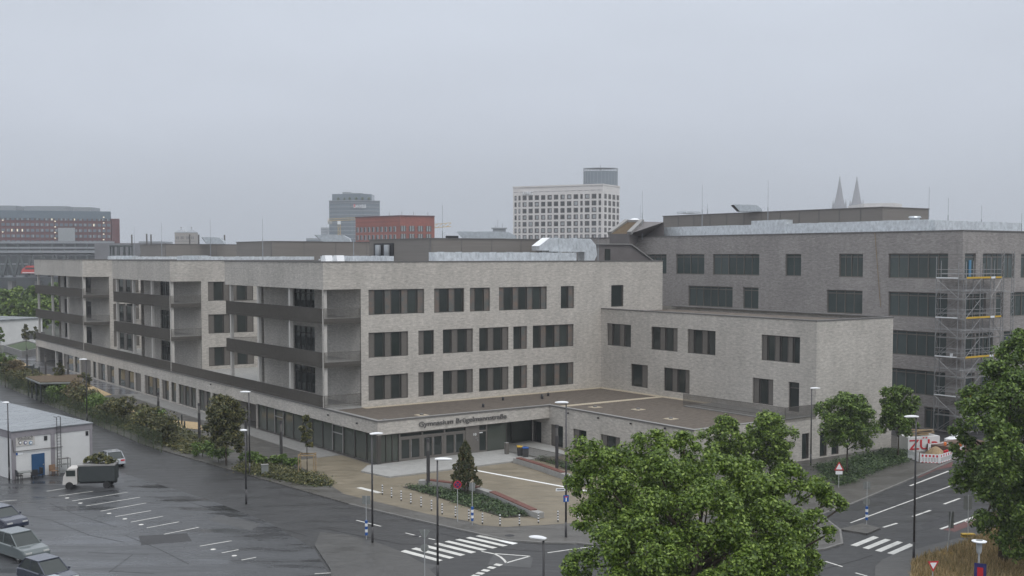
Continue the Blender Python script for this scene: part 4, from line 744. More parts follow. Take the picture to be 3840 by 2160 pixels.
# ground cover
def inpoly(x, y, poly):
    c = False; j = len(poly)-1
    for i in range(len(poly)):
        if (poly[i][1] > y) != (poly[j][1] > y) and x < (poly[j][0]-poly[i][0])*(y-poly[i][1])/(poly[j][1]-poly[i][1])+poly[i][0]: c = not c
        j = i
    return c
def scatter(poly, n, seed=1):
    rn_ = random.Random(seed); xs = [p[0] for p in poly]; ys = [p[1] for p in poly]; out = []
    while len(out) < n:
        x = rn_.uniform(min(xs), max(xs)); y = rn_.uniform(min(ys), max(ys))
        if inpoly(x, y, poly): out.append((x, y))
    return out
def cover(name, label, cat, poly, clumps, per, hh_, size, m, spread=.25, z=.12):
    P = []; Nn = []
    for x, y in scatter(poly, clumps, clumps):
        h = random.uniform(.3, 1)*hh_; sp = spread*random.uniform(.6, 1.4)
        for _ in range(per): P.append((x+random.gauss(0, sp), y+random.gauss(0, sp), z+h*random.random())); Nn.append((random.gauss(0, .6), random.gauss(0, .6), 1))
    P = np.array(P); Nn = np.array(Nn); Nn /= np.linalg.norm(Nn, axis=1, keepdims=True); return tag(leaf_obj(name, P, Nn, size, m), label, cat, kind='stuff')
cover('ground_cover', 'leafy low planting in the triangular plaza bed', 'plants', P2([(1520, 1828), (1631, 1860), (1733, 1893), (1892, 1940), (1985, 1935), (1905, 1895), (1800, 1858), (1650, 1832), (1570, 1825)], .1), 300, 30, .35, .10, 'cover')
cover('ground_cover', 'leafy planting between bench and railing at the entrance', 'plants', P2([(1990, 1716), (2060, 1738), (2150, 1768), (2300, 1798), (2320, 1790), (2160, 1755), (2040, 1722)], .1), 120, 30, .6, .10, 'cover')
cover('ground_cover', 'green ground cover on the strip below the street trees', 'plants', P2([(3062, 1754), (3120, 1799), (3150, 1821), (3200, 1801), (3320, 1750), (3400, 1728), (3395, 1694), (3330, 1690)], .1), 900, 26, .4, .12, 'cover', .35)
cover('ground_cover', 'dark green planting beside the road left of the plaza', 'plants', P2([(885, 1766), (1000, 1788), (1180, 1823), (1245, 1821), (1200, 1792), (1050, 1757), (935, 1730)], .1), 500, 26, .5, .13, 'leaf_olive', .35)
cover('ground_cover', 'rough green undergrowth below the fence shrubs', 'plants', L2([(-12.5, 6), (-12.5, 116), (-9.8, 116), (-8.8, 60), (-7.4, 16), (-8.4, 5)]), 2200, 22, .5, .16, 'leaf_olive', .4)
# dry grass blades on the verge
pts = scatter(gr, 42000, 5); P = []; 
vv = []; ff = []
for i, (x, y) in enumerate(pts):
    if abs(x) > y*.46+2: continue
    h = random.uniform(.15, .5); a = random.uniform(0, pi); w = .03; lx, ly = random.gauss(0, .12), random.gauss(0, .12); k = len(vv)
    vv += [(x-w*cos(a), y-w*sin(a), .13), (x+w*cos(a), y+w*sin(a), .13), (x+lx, y+ly, .13+h)]; ff.append((k, k+1, k+2))
me = bpy.data.meshes.new('dry_grass'); me.from_pydata(vv, [], ff); me.materials.append(MT['grass']); o = bpy.data.objects.new('dry_grass', me); COL.objects.link(o); tag(o, 'tall dry straw coloured grass on the corner verge', 'grass', kind='stuff')
# ================================================================= STREET FURNITURE
def lamp(u_head, v_head, h, label, head_len=.95, ang=pi, base=None, arm=.0):
    if base is None:
        d = ray(u_head, v_head); t = (h-H)/d.z; p = Vector((d.x*t, d.y*t, 0))
    else: p = Vector((*G(*base)[:2], 0)); 
    T = E('street_lamp', label, 'street lamp', tuple(p), ang, group='grey pole street lamps'); s = MB(); s.tube((0, 0, 0), (0, 0, 1.2), .085, .08, 10).tube((0, 0, 1.2), (0, 0, h-.05), .075, .05, 10); s.build('pole', 'pole', T, smooth=True)
    s = MB(); Lh = head_len; n = 10; rings = []
    for i in range(n+1):
        t = i/n; x = -.15+Lh*t; w = .17*(sin(pi*(.12+.84*t))**.6); hh_ = .11*(sin(pi*(.1+.85*t))**.6); rings.append((x, w, hh_))
    for (x0, w0, h0), (x1, w1, h1) in zip(rings, rings[1:]):
        for j in range(8):
            a0, a1 = pi*j/8, pi*(j+1)/8; s.quad((x0, w0*cos(a0), h+h0*sin(a0)), (x1, w1*cos(a0), h+h1*sin(a0)), (x1, w1*cos(a1), h+h1*sin(a1)), (x0, w0*cos(a1), h+h0*sin(a1)))
    for x, w, hh_, rv in ((*rings[0], 0), (*rings[-1], 1)): s.quad(*[(x, w*cos(pi*j/8), h+hh_*sin(pi*j/8)) for j in (range(9) if rv else range(8, -1, -1))])
    hd_ = s.build('lamp_head', 'white', T, smooth=True); s = MB(); s.box(-.1, Lh-.25, -.13, .13, h-.05, h+.005); s.build('lens', 'lens', hd_)
    return T
lamp(933, 1470, 7.7, 'white headed street lamp rising over the podium by the bushy tree')
lamp(1402, 1624, 7.7, 'street lamp with white head just left of the entrance sign corner', ang=.4, base=(1397, 2039))
lamp(1640, 1722, 7.7, 'street lamp with broad white head in front of the plaza bed', 1.05, 0)
lamp(2038, 2020, 7.7, 'nearest street lamp with white head at the lower middle of the picture', .85, pi-.5)
lamp(2118, 1503, 9.76, 'tall street lamp carrying the blue dead end sign', base=(2122, 2019), h=9.76) if False else lamp(2118, 1503, 9.7, 'tall street lamp carrying the blue dead end sign', base=(2122, 2019))
lamp(3043, 1462, 7.5, 'street lamp before the blank brick corner of the mid wing', ang=0, base=(3040, 1750))
lamp(3432, 1562, 9.5, 'tall dark pole street lamp in front of the fenced sand heap', base=(3426, 2099))
lamp(28, 1509, 7.0, 'street lamp at the left edge before the white prefab hall', .6, base=(35, 1802))
lamp(322, 1348, 7.7, 'distant street lamp behind the shrubs before the podium windows')
T = lamp(920, 1614, 6.0, 'plain grey lamp with flat arm before the bushy tree', .6)
# flat disc lamp bottom right
p = AT(3672, 2036, 56); T = E('path_lamp', 'round disc topped path lamp on the dry grass verge', 'street lamp', (p.x, 56, .1)); s = MB(); s.tube((0, 0, 0), (0, 0, p.z-.5), .05, n=8); s.build('pole', 'pole_light', T)
s = MB(); s.lathe([(.1, -.62), (.13, -.5), (.14, -.15), (.1, -.1)], (0, 0, p.z), 14); s.build('lamp_body', 'pole_light', T); s = MB(); s.lathe([(.12, -.1), (.35, -.04), (.36, 0), (.2, .03), (.05, .035)], (0, 0, p.z), 20); s.build('disc', 'white', T); s = MB(); s.lathe([(.17, .036), (.15, .05)], (0, 0, p.z), 16); s.build('disc_cap', 'rack', T)
sg = E('banner_sign', 'narrow dark blue banner sign with red and white print on the path lamp', 'sign', (p.x, 55.8, 0), -.5); s = MB(); s.box(-.28, .28, -.02, 0, 3.0, 4.9); s.build('plate', 'purple', sg)
s = MB(); s.box(-.14, .14, -.028, -.022, 4.15, 4.7); s.build('red_emblem', 'red', sg); s = MB(); s.box(-.14, .12, -.028, -.022, 3.9, 3.95).box(-.16, .15, -.028, -.022, 3.68, 3.78).box(-.1, .1, -.028, -.022, 3.45, 3.5); s.build('white_print', 'white', sg)
# column lights
for u, v, lab in ((1606, 1823, 'black square column light behind the plaza bench'), (2088, 1757, 'black square column light before the entrance railing'), (1055, 1738, 'dark square column light in front of the street glazing'), (923, 1690, 'dark square column light beside the bushy tree'), (748, 1655, 'dark square column light near the podium windows left of the bushy tree'), (595, 1604, 'dark column light in the shrubs before the podium'), (256, 1462, 'dark column light behind the sapling by the podium end'), (172, 1427, 'black column light before the open porch of the podium'), (102, 1397, 'black column light beside the dark benches')):
    p = G(u, v, .1); T = E('column_light', lab, 'lamp', tuple(p), ROT, 'black column lights'); s = MB(); s.box(-.11, .11, -.11, .11, 0, 3.1); s.build('post', 'pole', T); s = MB(); s.box(-.09, .09, -.09, .09, 3.1, 3.85); s.build('light_element', 'coping', T); s = MB(); s.box(-.12, .12, -.12, .12, 3.85, 4.15); s.build('cap', 'pole', T)
# bollards
def z5(x, y): return 1200+x/2.6833, 1620+y/2.6833
spots = [(628, 630), (720, 660), (817, 692), (914, 723), (1017, 756), (1122, 790), (1229, 828), (1363, 857), (1498, 890), (1635, 925), (1811, 942), (2007, 940), (2198, 917), (2394, 903)]
ordn = ['first', 'second', 'third', 'fourth', 'fifth', 'sixth', 'seventh', 'eighth', 'ninth', 'tenth', 'eleventh', 'twelfth', 'thirteenth', 'fourteenth', 'fifteenth', 'sixteenth']
proto = None
for i, (x, y) in enumerate(spots+[(2595, 905), (2790, 900)]):
    p = G(*z5(x, y), .106)
    if proto is None:
        T = E('bollard', '', 'bollard', group='black and white banded bollards along the plaza'); s = MB()
        s.mi(0); s.tube((0, 0, 0), (0, 0, .84), .05, n=10)
        s.build('post', 'black', T); s = MB()
        for k in range(4): z0 = .14+k*.2; s = MB(); s.tube((0, 0, z0), (0, 0, z0+.1), .056, n=10); s.build('white_band', 'white', T)
        proto = T
    else: T = copy_tree(proto)
    T.location = p; T['label'] = 'banded bollard on the plaza edge, %s of the row counted from the left' % ordn[i]
# signs
def post(T, h, r=.03, m='pole_light'): s = MB(); s.tube((0, 0, 0), (0, 0, h), r, n=8); return s.build('pole', m, T)
def disc(T, r, z, y, m, name='plate', n=24, x=0):
    s = MB(); i = [(x+r*cos(2*pi*k/n), y, z+r*sin(2*pi*k/n)) for k in range(n)]; s.extrude(i, (0, 0, 0), (0, .02, 0)); return s.build(name, m, T)
p = G(1716, 1959, .1); T = E('no_stopping_sign', 'round blue and red no stopping sign on a grey pole before the bed', 'sign', tuple(p), .15); post(T, 3.0); a = disc(T, .3, 2.87, -.06, 'red'); disc(T, .235, 2.87, -.066, 'purple', 'face')
s = MB(); s.bar((-.17, -.07, 2.7), (.17, -.07, 3.04), .02, .055).bar((-.17, -.07, 3.04), (.17, -.07, 2.7), .02, .055); s.build('cross', 'red', T)
def striped(T, z0, z1, n=5, r=.1):
    dz = (z1-z0)/n
    for k in range(n): s = MB(); s.tube((0, 0, z0+k*dz), (0, 0, z0+(k+1)*dz), r, n=12); s.build('white_band' if k % 2 else 'blue_band', 'white' if k % 2 else 'blue', T)
p = G(1771, 1968, .1); T = E('sign_post', 'grey pole with blue and white sleeve and a plate seen from behind', 'sign', tuple(p), -.1); post(T, 3.15); striped(T, .3, 1.35); s = MB(); s.box(-.22, .22, .04, .06, 2.55, 3.15); s.build('plate_back', 'rack', T)
p = G(1374, 2022, .0); T = E('sign_post', 'pole with blue and white sleeve before the left zebra crossing', 'sign', tuple(p), -.1); post(T, 3.1); striped(T, .3, 1.35); s = MB(); s.box(-.3, .3, .04, .06, 2.5, 3.1); s.build('plate_back', 'rack', T)
p = G(3249.7, 1966.6, .12); T = E('sign_post', 'pole on the traffic island with square and round plates seen from behind', 'sign', tuple(p), .1); post(T, 3.2); striped(T, .35, 1.35); s = MB(); s.box(-.27, .27, .04, .06, 2.62, 3.2); s.build('plate_back', 'rack', T); disc(T, .28, 1.68, .04, 'rack', 'round_plate_back')
p = AT(1592, 2010, 69); T = E('give_way_sign', 'triangular give way sign seen from behind above a round plate', 'sign', (p.x, 69, .1)); post(T, p.z+.3); s = MB(); z = p.z; s.extrude([(-.36, .05, z+.27), (.36, .05, z+.27), (0, .05, z-.36)], (0, 0, 0), (0, .02, 0)); s.build('plate_back', 'rack', T); disc(T, .25, z-.85, .05, 'rack', 'round_plate_back')
p = AT(3498, 2130, 66); T = E('give_way_sign', 'white and red give way triangle facing the camera by the dry grass', 'sign', (p.x, 66, .1), .12); post(T, p.z+.1); z = p.z+.05; s = MB(); s.extrude([(-.34, -.05, z+.26), (.34, -.05, z+.26), (0, -.05, z-.36)], (0, 0, 0), (0, .02, 0)); s.build('plate', 'red', T); s = MB(); s.extrude([(-.22, -.06, z+.18), (.22, -.06, z+.18), (0, -.06, z-.2)], (0, 0, 0), (0, .008, 0)); s.build('face', 'white', T)
q = G(2122, 2019); T = E('dead_end_sign', 'square blue dead end sign on the tall lamp', 'sign', (q.x, q.y-.12, 0), .25); zc = AT(2126, 1868, q.y).z; s = MB(); s.box(-.2, .2, -.02, 0, zc-.24, zc+.24); s.build('plate', 'blue', T); s = MB(); s.box(-.035, .035, -.027, -.021, zc-.2, zc+.08); s.build('stem', 'white', T); s = MB(); s.box(-.12, .12, -.028, -.021, zc+.08, zc+.15); s.build('red_bar', 'red', T)
T = E('street_name_sign', 'small white street name sign on the tall lamp', 'sign', (q.x, q.y-.1, 0), .2); zc = AT(2105, 1834, q.y).z; s = MB(); s.box(-.75, -.05, -.02, 0, zc-.1, zc+.1); s.build('plate', 'white', T); s = MB(); s.box(-.66, -.14, -.026, -.021, zc-.03, zc+.03); s.build('print_line', 'black', T)
p = G(3145, 1828, .1); T = E('warning_sign', 'white triangular warning sign with red border on the green strip', 'sign', tuple(p)); post(T, 2.2); z = 1.9; s = MB(); s.extrude([(-.42, -.05, z-.4), (.42, -.05, z-.4), (0, -.05, z+.36)], (0, 0, 0), (0, .02, 0)); s.build('plate', 'red', T); s = MB(); s.extrude([(-.28, -.06, z-.31), (.28, -.06, z-.31), (0, -.06, z+.2)], (0, 0, 0), (0, .008, 0)); s.build('face', 'white', T); s = MB(); s.box(-.3, .3, -.06, -.04, z-.75, z-.46); s.build('extra_plate', 'white', T)
# temporary signs with yellow feet
for (u, v, tu, tv, pw_, ph_, lab, rz) in ((3552, 2082, 3568, 1950, .35, 1.15, 'temporary sign with narrow plate leaning on a yellow foot by the grass', .6), (3630, 2018, 3631, 1885, .62, 1.0, 'temporary sign with broad dark plate on stacked yellow feet', .15)):
    p = G(u, v); t = AT(tu, tv, p.y); T = E('temporary_sign', lab, 'sign', tuple(p)); s = MB(); dx = t.x-p.x; hz = t.z; s.tube((0, 0, .1), (dx, 0, hz+.55), .035, n=6); s.build('pole', 'pole_light', T)
    s = MB(); s.box(dx-pw_/2, dx+pw_/2, .04, .06, hz-ph_*.5, hz+ph_*.5); s.build('plate_back', 'rack', T)
    for k in range(2 if pw_ > .5 else 1):
        s = MB(); s.box(-.45, .45, -.2, .2, .0+k*.17, .08+k*.17); s.build('foot', 'black', T); s = MB(); s.box(-.45, .45, -.2, .2, .08+k*.17, .16+k*.17); s.build('foot', 'yellow', T)
# benches of concrete and red wood
def bench(name, label, pts, woods, w=.62, h=.45, z=.1):
    T = E(name, label, 'bench', (0, 0, 0)); s = MB(); ww = MB()
    q = [G(u, v, h+z) for u, v in pts]
    c = sum((Vector((a.x, a.y, 0)) for a in q), Vector())/len(q); T.location = (c.x, c.y, 0)
    for i, (a, b) in enumerate(zip(q, q[1:])):
        a = Vector((a.x-c.x, a.y-c.y, 0)); b = Vector((b.x-c.x, b.y-c.y, 0)); d = (b-a).normalized(); e = .08 if i < len(q)-2 else 0
        s.bar(a+Vector((0, 0, z+h/2)), b+d*e+Vector((0, 0, z+h/2)), w, h)
        if woods[i]: ww.bar(a+Vector((0, 0, z+h+.04)), b+d*e+Vector((0, 0, z+h+.04)), w-.06, .075)
    s.build('concrete_base', 'concrete', T, bevel=.02); ww.build('seat', 'wood_red', T); return T
bench('bench', 'bent concrete bench with red wooden seats along the plaza bed', [(1572, 1799), (1603, 1800), (1700, 1812), (1790, 1828), (1846, 1845), (1930, 1882), (2000, 1913), (2028, 1922)], [0, 1, 1, 0, 1, 1, 0])
bench('bench', 'straight concrete bench with red wooden seat below the entrance railing', [(1932, 1716), (1944, 1718), (2030, 1744), (2110, 1772), (2150, 1786), (2200, 1802)], [0, 1, 1, 0, 0], h=.5)
# entrance railing, post, bins
p0 = G(1908, 1702, .1); p1 = G(1982, 1718, .1); p2 = G(2153, 1757, .1); dr_ = (p2-p1).normalized(); p3 = p2+dr_*7
T = E('railing', 'vertical bar railing between bins and planting at the entrance', 'railing', tuple(p1), atan2(dr_.y, dr_.x)); Lr = (p3-p1).length; r = bars(lambda s, z, d: (s, d, z), 0, Lr, 0, 1.12, .13, .05, .02); r.build('bars', 'rail', T)
dr0 = (p1-p0); T = E('railing', 'short bar railing behind the bins under the canopy', 'railing', tuple(p0), atan2(dr0.y, dr0.x)); r = bars(lambda s, z, d: (s, d, z), 0, dr0.length, 0, 1.12, .13, .05, .02); r.build('bars', 'rail', T)
p = G(1900, 1704, .2); T = E('gate_post', 'bronze square pedestal beside the entrance glass', 'pedestal', tuple(p), ROT); s = MB(); s.box(-.17, .17, -.17, .17, 0, 1.15); s.build('body', 'panel', T, bevel=.01); s = MB(); s.box(-.18, .18, -.18, .18, 1.15, 1.2); s.build('cap', 'coping_light', T)
for u, v, m, lab in ((1950, 1713, 'yellow', 'wheeled bin with yellow lid by the entrance railing'), (1970, 1718, 'blue', 'wheeled bin with blue lid by the entrance railing')):
    p = G(u, v, .1); T = E('wheeled_bin', lab, 'bin', tuple(p), .12, 'bins by the entrance'); s = MB(); s.extrude([(-.25, -.28, .08), (.25, -.28, .08), (.29, -.32, 1.0), (-.29, -.32, 1.0)], (0, 0, 0), (0, .62, 0)); s.build('body', 'rack' if 0 else 'pole', T); s = MB(); s.extrude([(-.3, -.36, 1.0), (.3, -.36, 1.0), (.3, .34, 1.0), (.3, .34, 1.12), (.3, -.1, 1.14), (.3, -.36, 1.05), (-.3, -.36, 1.05)][:3]+[(-.3, .34, 1.0)], (0, 0, 0), (0, 0, .09)); s.build('lid', m, T)
    for x in (-.2, .2): s = MB(); s.tube((x-.03, .25, .1), (x+.03, .25, .1), .1, n=12); s.build('wheel', 'tyre', T)
p = G(993, 1782, .1); T = E('utility_box', 'pale grey utility cabinet at the hedge beside the road', 'cabinet', tuple(p), .4); s = MB(); s.box(-.3, .3, -.2, .2, 0, .95); s.build('body', 'rack', T); s = MB(); s.box(-.33, .33, -.23, .23, .95, 1.0); s.build('lid', 'coping_light', T)
p = G(1911, 2008, .104); s = MB(); s.lathe([(.35, 0), (.33, .01)], (p.x, p.y, .1), 18); tag(s.build('manhole_cover', 'black'), 'round dark manhole cover in the wet pavement', 'manhole cover')
# mesh fence
T = E('mesh_fence', 'dark green mesh fence between the shrubs and the side road', 'fence', tuple(l2w(-14.3, 8, .1)), ROT+pi/2)
LF = 108
for k in range(0, 44): s = MB(); s.tube((k*2.5, 0, 0), (k*2.5, 0, 2.05), .035, n=5); s.build('post', 'grassy', T)
s = MB()
for k in range(14): s.box(0, LF, -.006, .006, .1+k*.145, .122+k*.145)
for k in range(int(LF/.3)): s.box(k*.3-.006, k*.3+.006, -.004, .004, .1, 2.0)
s.build('mesh', 'grassy', T)
# ================================================================= CONSTRUCTION SITE
p = G(3404, 1699); q = G(3524, 1693); d = (q-p); T = E('skip_container', 'white container painted with big red letters ZÜB and heaped with planks', 'container', tuple(p), atan2(d.y, d.x)); Lc = d.length
s = MB(); s.box(0, Lc, 0, 1.9, .08, 1.62); s.build('body', 'white_wall', T, bevel=.03)
text('ZÜ', 'lettering', 'red', T, (.12, -.03, .32), (pi/2, 0, 0), width=Lc*.64, height=1.28, depth=.01, bold=True); text('B', 'lettering', 'red', T, (Lc*.74, -.03, .05), (pi/2, 0, 0), width=Lc*.22, height=1.05, depth=.01, bold=True)
for k in range(9):
    s = MB(); a = random.uniform(-.5, .5); c = Vector((random.uniform(.8, Lc-.9), random.uniform(.4, 1.5), 1.7+.06*k)); dd = Vector((cos(a), sin(a), random.uniform(-.08, .1)))*random.uniform(.7, 1.3); s.bar(c-dd, c+dd, .28, .05); o = s.build('plank', 'wood'); o.location = Vector(p); o.rotation_euler = (0, 0, atan2(d.y, d.x)); tag(o, 'loose timber plank in the heap on top of the lettered container', 'plank', 'timber planks on the container')
def barrier(u0, v0, u1, v1, red, lab):
    p = G(u0, v0); q = G(u1, v1); d = q-p; T = E('barrier', lab, 'barrier', tuple(p), atan2(d.y, d.x), 'plastic site barriers round the sand heap'); n = d.length
    s = MB(); s.box(0, n, -.02, .02, .12, .2).box(0, n, -.02, .02, .62, .66).box(0, n, -.02, .02, .9, .96).box(0, .06, -.03, .03, .05, 1.02).box(n-.06, n, -.03, .03, .05, 1.02)
    for k in range(12): x = .06+(n-.12)*(k+.5)/12; s.box(x-.04, x+.04, -.012, .012, .2, .62)
    s.box(.06, n-.06, -.015, .015, .66, .9); s.build('panel', 'white', T)
    if red:
        s = MB()
        for k in range(5): x = .06+(n-.12)*(k+.5)/5; s.box(x-.09, x+.09, -.026, .024, .67, .89); s.box(x-.09, x+.09, -.026, .024, .13, .19)
        s.build('red_blocks', 'red', T)
    s = MB(); s.box(-.35, .35, -.12, .12, 0, .1); s.build('foot', 'yellow', T)
barrier(3405, 1722, 3443, 1735, 0, 'plain grey-white site barrier left of the red banded ones'); barrier(3450, 1738, 3523, 1742, 1, 'red and white site barrier facing the road'); barrier(3524, 1742, 3570, 1727, 1, 'red and white site barrier turned to the right of the corner'); barrier(3570, 1727, 3612, 1711, 1, 'red and white site barrier running back under the dark tree'); barrier(3480, 1700, 3535, 1694, 0, 'white site barrier behind the sand heap, left half'); barrier(3536, 1694, 3612, 1703, 0, 'white site barrier behind the sand heap, right half')
p = G(3508, 1712); s = MB()
rings = []; nn_ = 14
for r_, z_ in ((1.25, 0), (1.05, .25), (.75, .55), (.42, .85), (.12, 1.0)):
    rings.append([(p.x+r_*cos(2*pi*k/nn_)*random.uniform(.9, 1.1), p.y+r_*sin(2*pi*k/nn_)*random.uniform(.9, 1.1), z_+random.uniform(-.04, .04)) for k in range(nn_)])
for a, b in zip(rings, rings[1:]):
    for k in range(nn_): j = (k+1) % nn_; s.quad(a[k], a[j], b[j], b[k])
s.quad(*rings[-1]); tag(s.build('sand_heap', 'wood', smooth=True), 'brown sand heap inside the plastic barriers', 'heap')
for i, (u, v, Y, r_) in enumerate(((3571, 1655, 121, .75), (3590, 1664, 121, .7), (3582, 1642, 123, .6))):
    c = AT(u, v, Y); s = MB(); s.lathe([(r_*.7, -.45), (r_, -.1), (r_*.9, .3), (r_*.4, .5)], (0, 0, 0), 9, 1.2, .8); o = s.build('sack', 'white'); o.location = c; o.rotation_euler = (0, .2*i, i); tag(o, 'white building sack in the pile right of the lettered container', 'sack', 'white sacks on the building site')
s = MB(); c = l2w(aG-.6, bG-5.5); s.box(-3.5, 3, -1.2, 1.2, 0, .9); o = s.build('material_stack', 'rust'); o.location = G(3590, 1690); o.rotation_euler = (0, 0, ROT); tag(o, 'rusty brown stack of building material carrying the white sacks', 'stack')
for i, (u, v, Y) in enumerate(((3544, 1664, 115), (3571, 1666, 114.5), (3602, 1665, 114), (3543, 1694, 112), (3551, 1692, 112))):
    c = AT(u, v, Y); s = MB(); s.lathe([(.05, -.28), (.14, -.12), (.15, .1), (.06, .16)], (0, 0, 0), 10); o = s.build('warning_light', 'orange' if i < 3 else 'red'); o.location = c; tag(o, 'red site warning light on the barriers', 'warning light', 'site warning lights')
for u in (3544, 3571, 3602):
    pass
# ================================================================= PREFAB HALL bottom left
pc = G(48, 1799); q = G(345, 1757.6); d = q-pc; ang_ = atan2(d.y, d.x); LP = d.length
T = E('prefab_hall', 'white prefab hall with blue door, grey columns and wet metal roof', 'building', tuple(pc), ang_); print('hall', LP)
def hx(x, y0=1600, s=6.44, v=1700): # zoom x to local x on front plane
    u = x/s; d_ = ray(u, v); n = Vector((-sin(ang_), cos(ang_), 0)); t = Vector(pc).dot(n)/d_.dot(n); P_ = d_*t; return (P_-Vector((pc.x, pc.y, 0))).dot(Vector((cos(ang_), sin(ang_), 0)))
def hz(x, y): u = x/6.44; v = 1600+y/6.44; d_ = ray(u, v); n = Vector((-sin(ang_), cos(ang_), 0)); t = Vector(pc).dot(n)/d_.dot(n); return H+d_.z*t
HH = 4.35; DP = 27
s = MB(); s.box(0, LP, 0, DP, 0, HH); s.build('wall', 'white_wall', T)
s = MB(); s.box(-.1, LP+.1, -.06, 0, 3.75, HH+.02).box(-.06, 0, 0, DP, 3.7, HH); s.box(-.08, hx(375), -.08, -.001, 0, 3.75)
s.box(hx(1230), hx(1320), -.08, -.001, 0, 3.75).box(hx(2170), LP+.05, -.08, -.001, 0, 3.75); s.build('frame', 'frame_lilac', T)
s = MB(); s.quad((-.15, -.15, HH+.03), (LP+.15, -.15, HH+.03), (LP+.15, DP, HH+.3), (-.15, DP, HH+.3)); s.quad((-.15, -.15, HH-.05), (LP+.15, -.15, HH-.05), (LP+.15, -.15, HH+.03), (-.15, -.15, HH+.03)); s.quad((LP+.15, -.15, HH-.05), (LP+.15, DP, HH+.1), (LP+.15, DP, HH+.3), (LP+.15, -.15, HH+.03)); s.build('roof', 'metal_roof', T)
s = MB(); s.box(hx(755), hx(1070), -.06, -.001, .05, hz(900, 650)); dd_ = s.build('door', 'door_blue', T); s = MB(); s.box(hx(1060)-.15, hx(1060)-.05, -.12, -.06, 1.0, 1.1); s.build('handle', 'steel', dd_)
s = MB(); s.box(hx(385), hx(845), -.05, -.001, hz(600, 455), hz(600, 200)); sb = s.build('company_sign', 'column', T)
text('staubach', 'lettering', 'coping', sb, (hx(425), -.065, hz(600, 300)), (pi/2, 0, 0), width=hx(800)-hx(425), height=.3, depth=.008, bold=True)
s = MB(); s.box(hx(425), hx(800), -.06, -.05, hz(600, 325), hz(600, 315)); s.build('underline', 'coping', sb)
for x, m in ((485, 'coping'), (612, 'purple'), (740, 'skyblue')):
    disc(sb, .16, hz(x, 385), -.075, m, 'emblem_ring', 18, hx(x)); disc(sb, .1, hz(x, 385), -.085, 'white', 'emblem_face', 14, hx(x)+.02)
for x0, x1 in ((1068, 1145), (2075, 2140)): s = MB(); s.box(hx(x0), hx(x1), -.04, -.001, 3.2, 3.62); s.build('vent_window', 'black', T)
s = MB(); s.tube((hx(320), -.12, hz(350, 600)), (hx(1500), -.12, hz(1400, 490)), .04, n=6).tube((hx(320), -.12, hz(350, 600)), (hx(290), -.12, 3.6), .04, n=6); s.build('pipe', 'coping', T)
s = MB(); s.box(hx(372), hx(422), -.03, -.001, hz(400, 690), hz(400, 630)); s.build('parking_sign', 'blue', T); s = MB(); s.box(hx(428), hx(550), -.03, -.001, hz(480, 680), hz(480, 630)); s.build('small_plate', 'white', T)
s = MB(); x0, x1 = hx(1350), hx(1440)
for x in (x0, x1): s.tube((x, -.3, .6), (x, -.3, HH+.9), .035, n=6); s.tube((x, -.3, HH+.9), (x, .3, HH+.9), .035, n=6)
for k in range(14): s.tube((x0, -.3, .8+k*.28), (x1, -.3, .8+k*.28), .02, n=5)
s.build('ladder', 'pole', T)
s = MB()
s.box(-.05, -.001, 3, 26, 1.1, 2.6); s.build('side_window', 'winpale', T); s = MB(); s.box(-.09, -.05, 3, 26, 2.6, 2.85).box(-.09, -.05, 3, 26, .85, 1.1); s.build('side_band', 'frame_lilac', T)
def LH(x, y, z=0): return Vector(pc)+Vector((cos(ang_), sin(ang_), 0))*x+Vector((-sin(ang_), cos(ang_), 0))*y+Vector((0, 0, z))
# table, chairs, rack by the hall
T = E('garden_table', 'dark garden table against the prefab hall wall', 'table', tuple(LH(hx(520), -.9)), ang_); s = MB(); s.box(-.7, .7, -.4, .4, .7, .75); s.build('table_top', 'rack', T)
for x in (-.6, .6):
    for y in (-.3, .3): s = MB(); s.tube((x, y, 0), (x, y, .7), .03, n=5); s.build('leg', 'black', T)
def chair(x, y, rz, lab, m, w=.5):
    T = E('garden_chair', lab, 'chair', tuple(LH(x, y)), ang_+rz); s = MB(); s.box(-w/2, w/2, -.25, .25, .42, .47); s.build('seat', m, T); s = MB(); s.box(-w/2, w/2, .22, .28, .47, .98); s.build('backrest', m, T)
    for a in (-1, 1):
        for b in (-.2, .22): s = MB(); s.tube((a*w*.44, b, 0), (a*w*.44, b, .42), .025, n=5); s.build('leg', m, T)
        s = MB(); s.box(a*w/2-.03, a*w/2+.03, -.25, .22, .62, .67); s.build('armrest', m, T)
chair(hx(350), -.9, 1.5, 'dark garden chair at the left end of the garden table', 'black'); chair(hx(640), -1.5, 3.0, 'dark garden chair with its back to the camera at the garden table', 'black'); chair(hx(800), -1.1, -1.4, 'dark garden chair in front of the blue door', 'black'); chair(hx(1210), -.7, .25, 'tan wicker armchair between blue door and ladder', 'wicker', .62)
T = E('shelf_rack', 'grey metal rack at the foot of the ladder', 'rack', tuple(LH(hx(1440), -.8)), ang_)
for x in (-.5, .5):
    for y in (-.25, .25): s = MB(); s.box(x-.03, x+.03, y-.03, y+.03, 0, 1.5); s.build('post', 'rack', T)
for z in (.3, .9, 1.45): s = MB(); s.box(-.5, .5, -.25, .25, z, z+.05); s.build('shelf', 'rack' if z < 1 else 'coping', T)
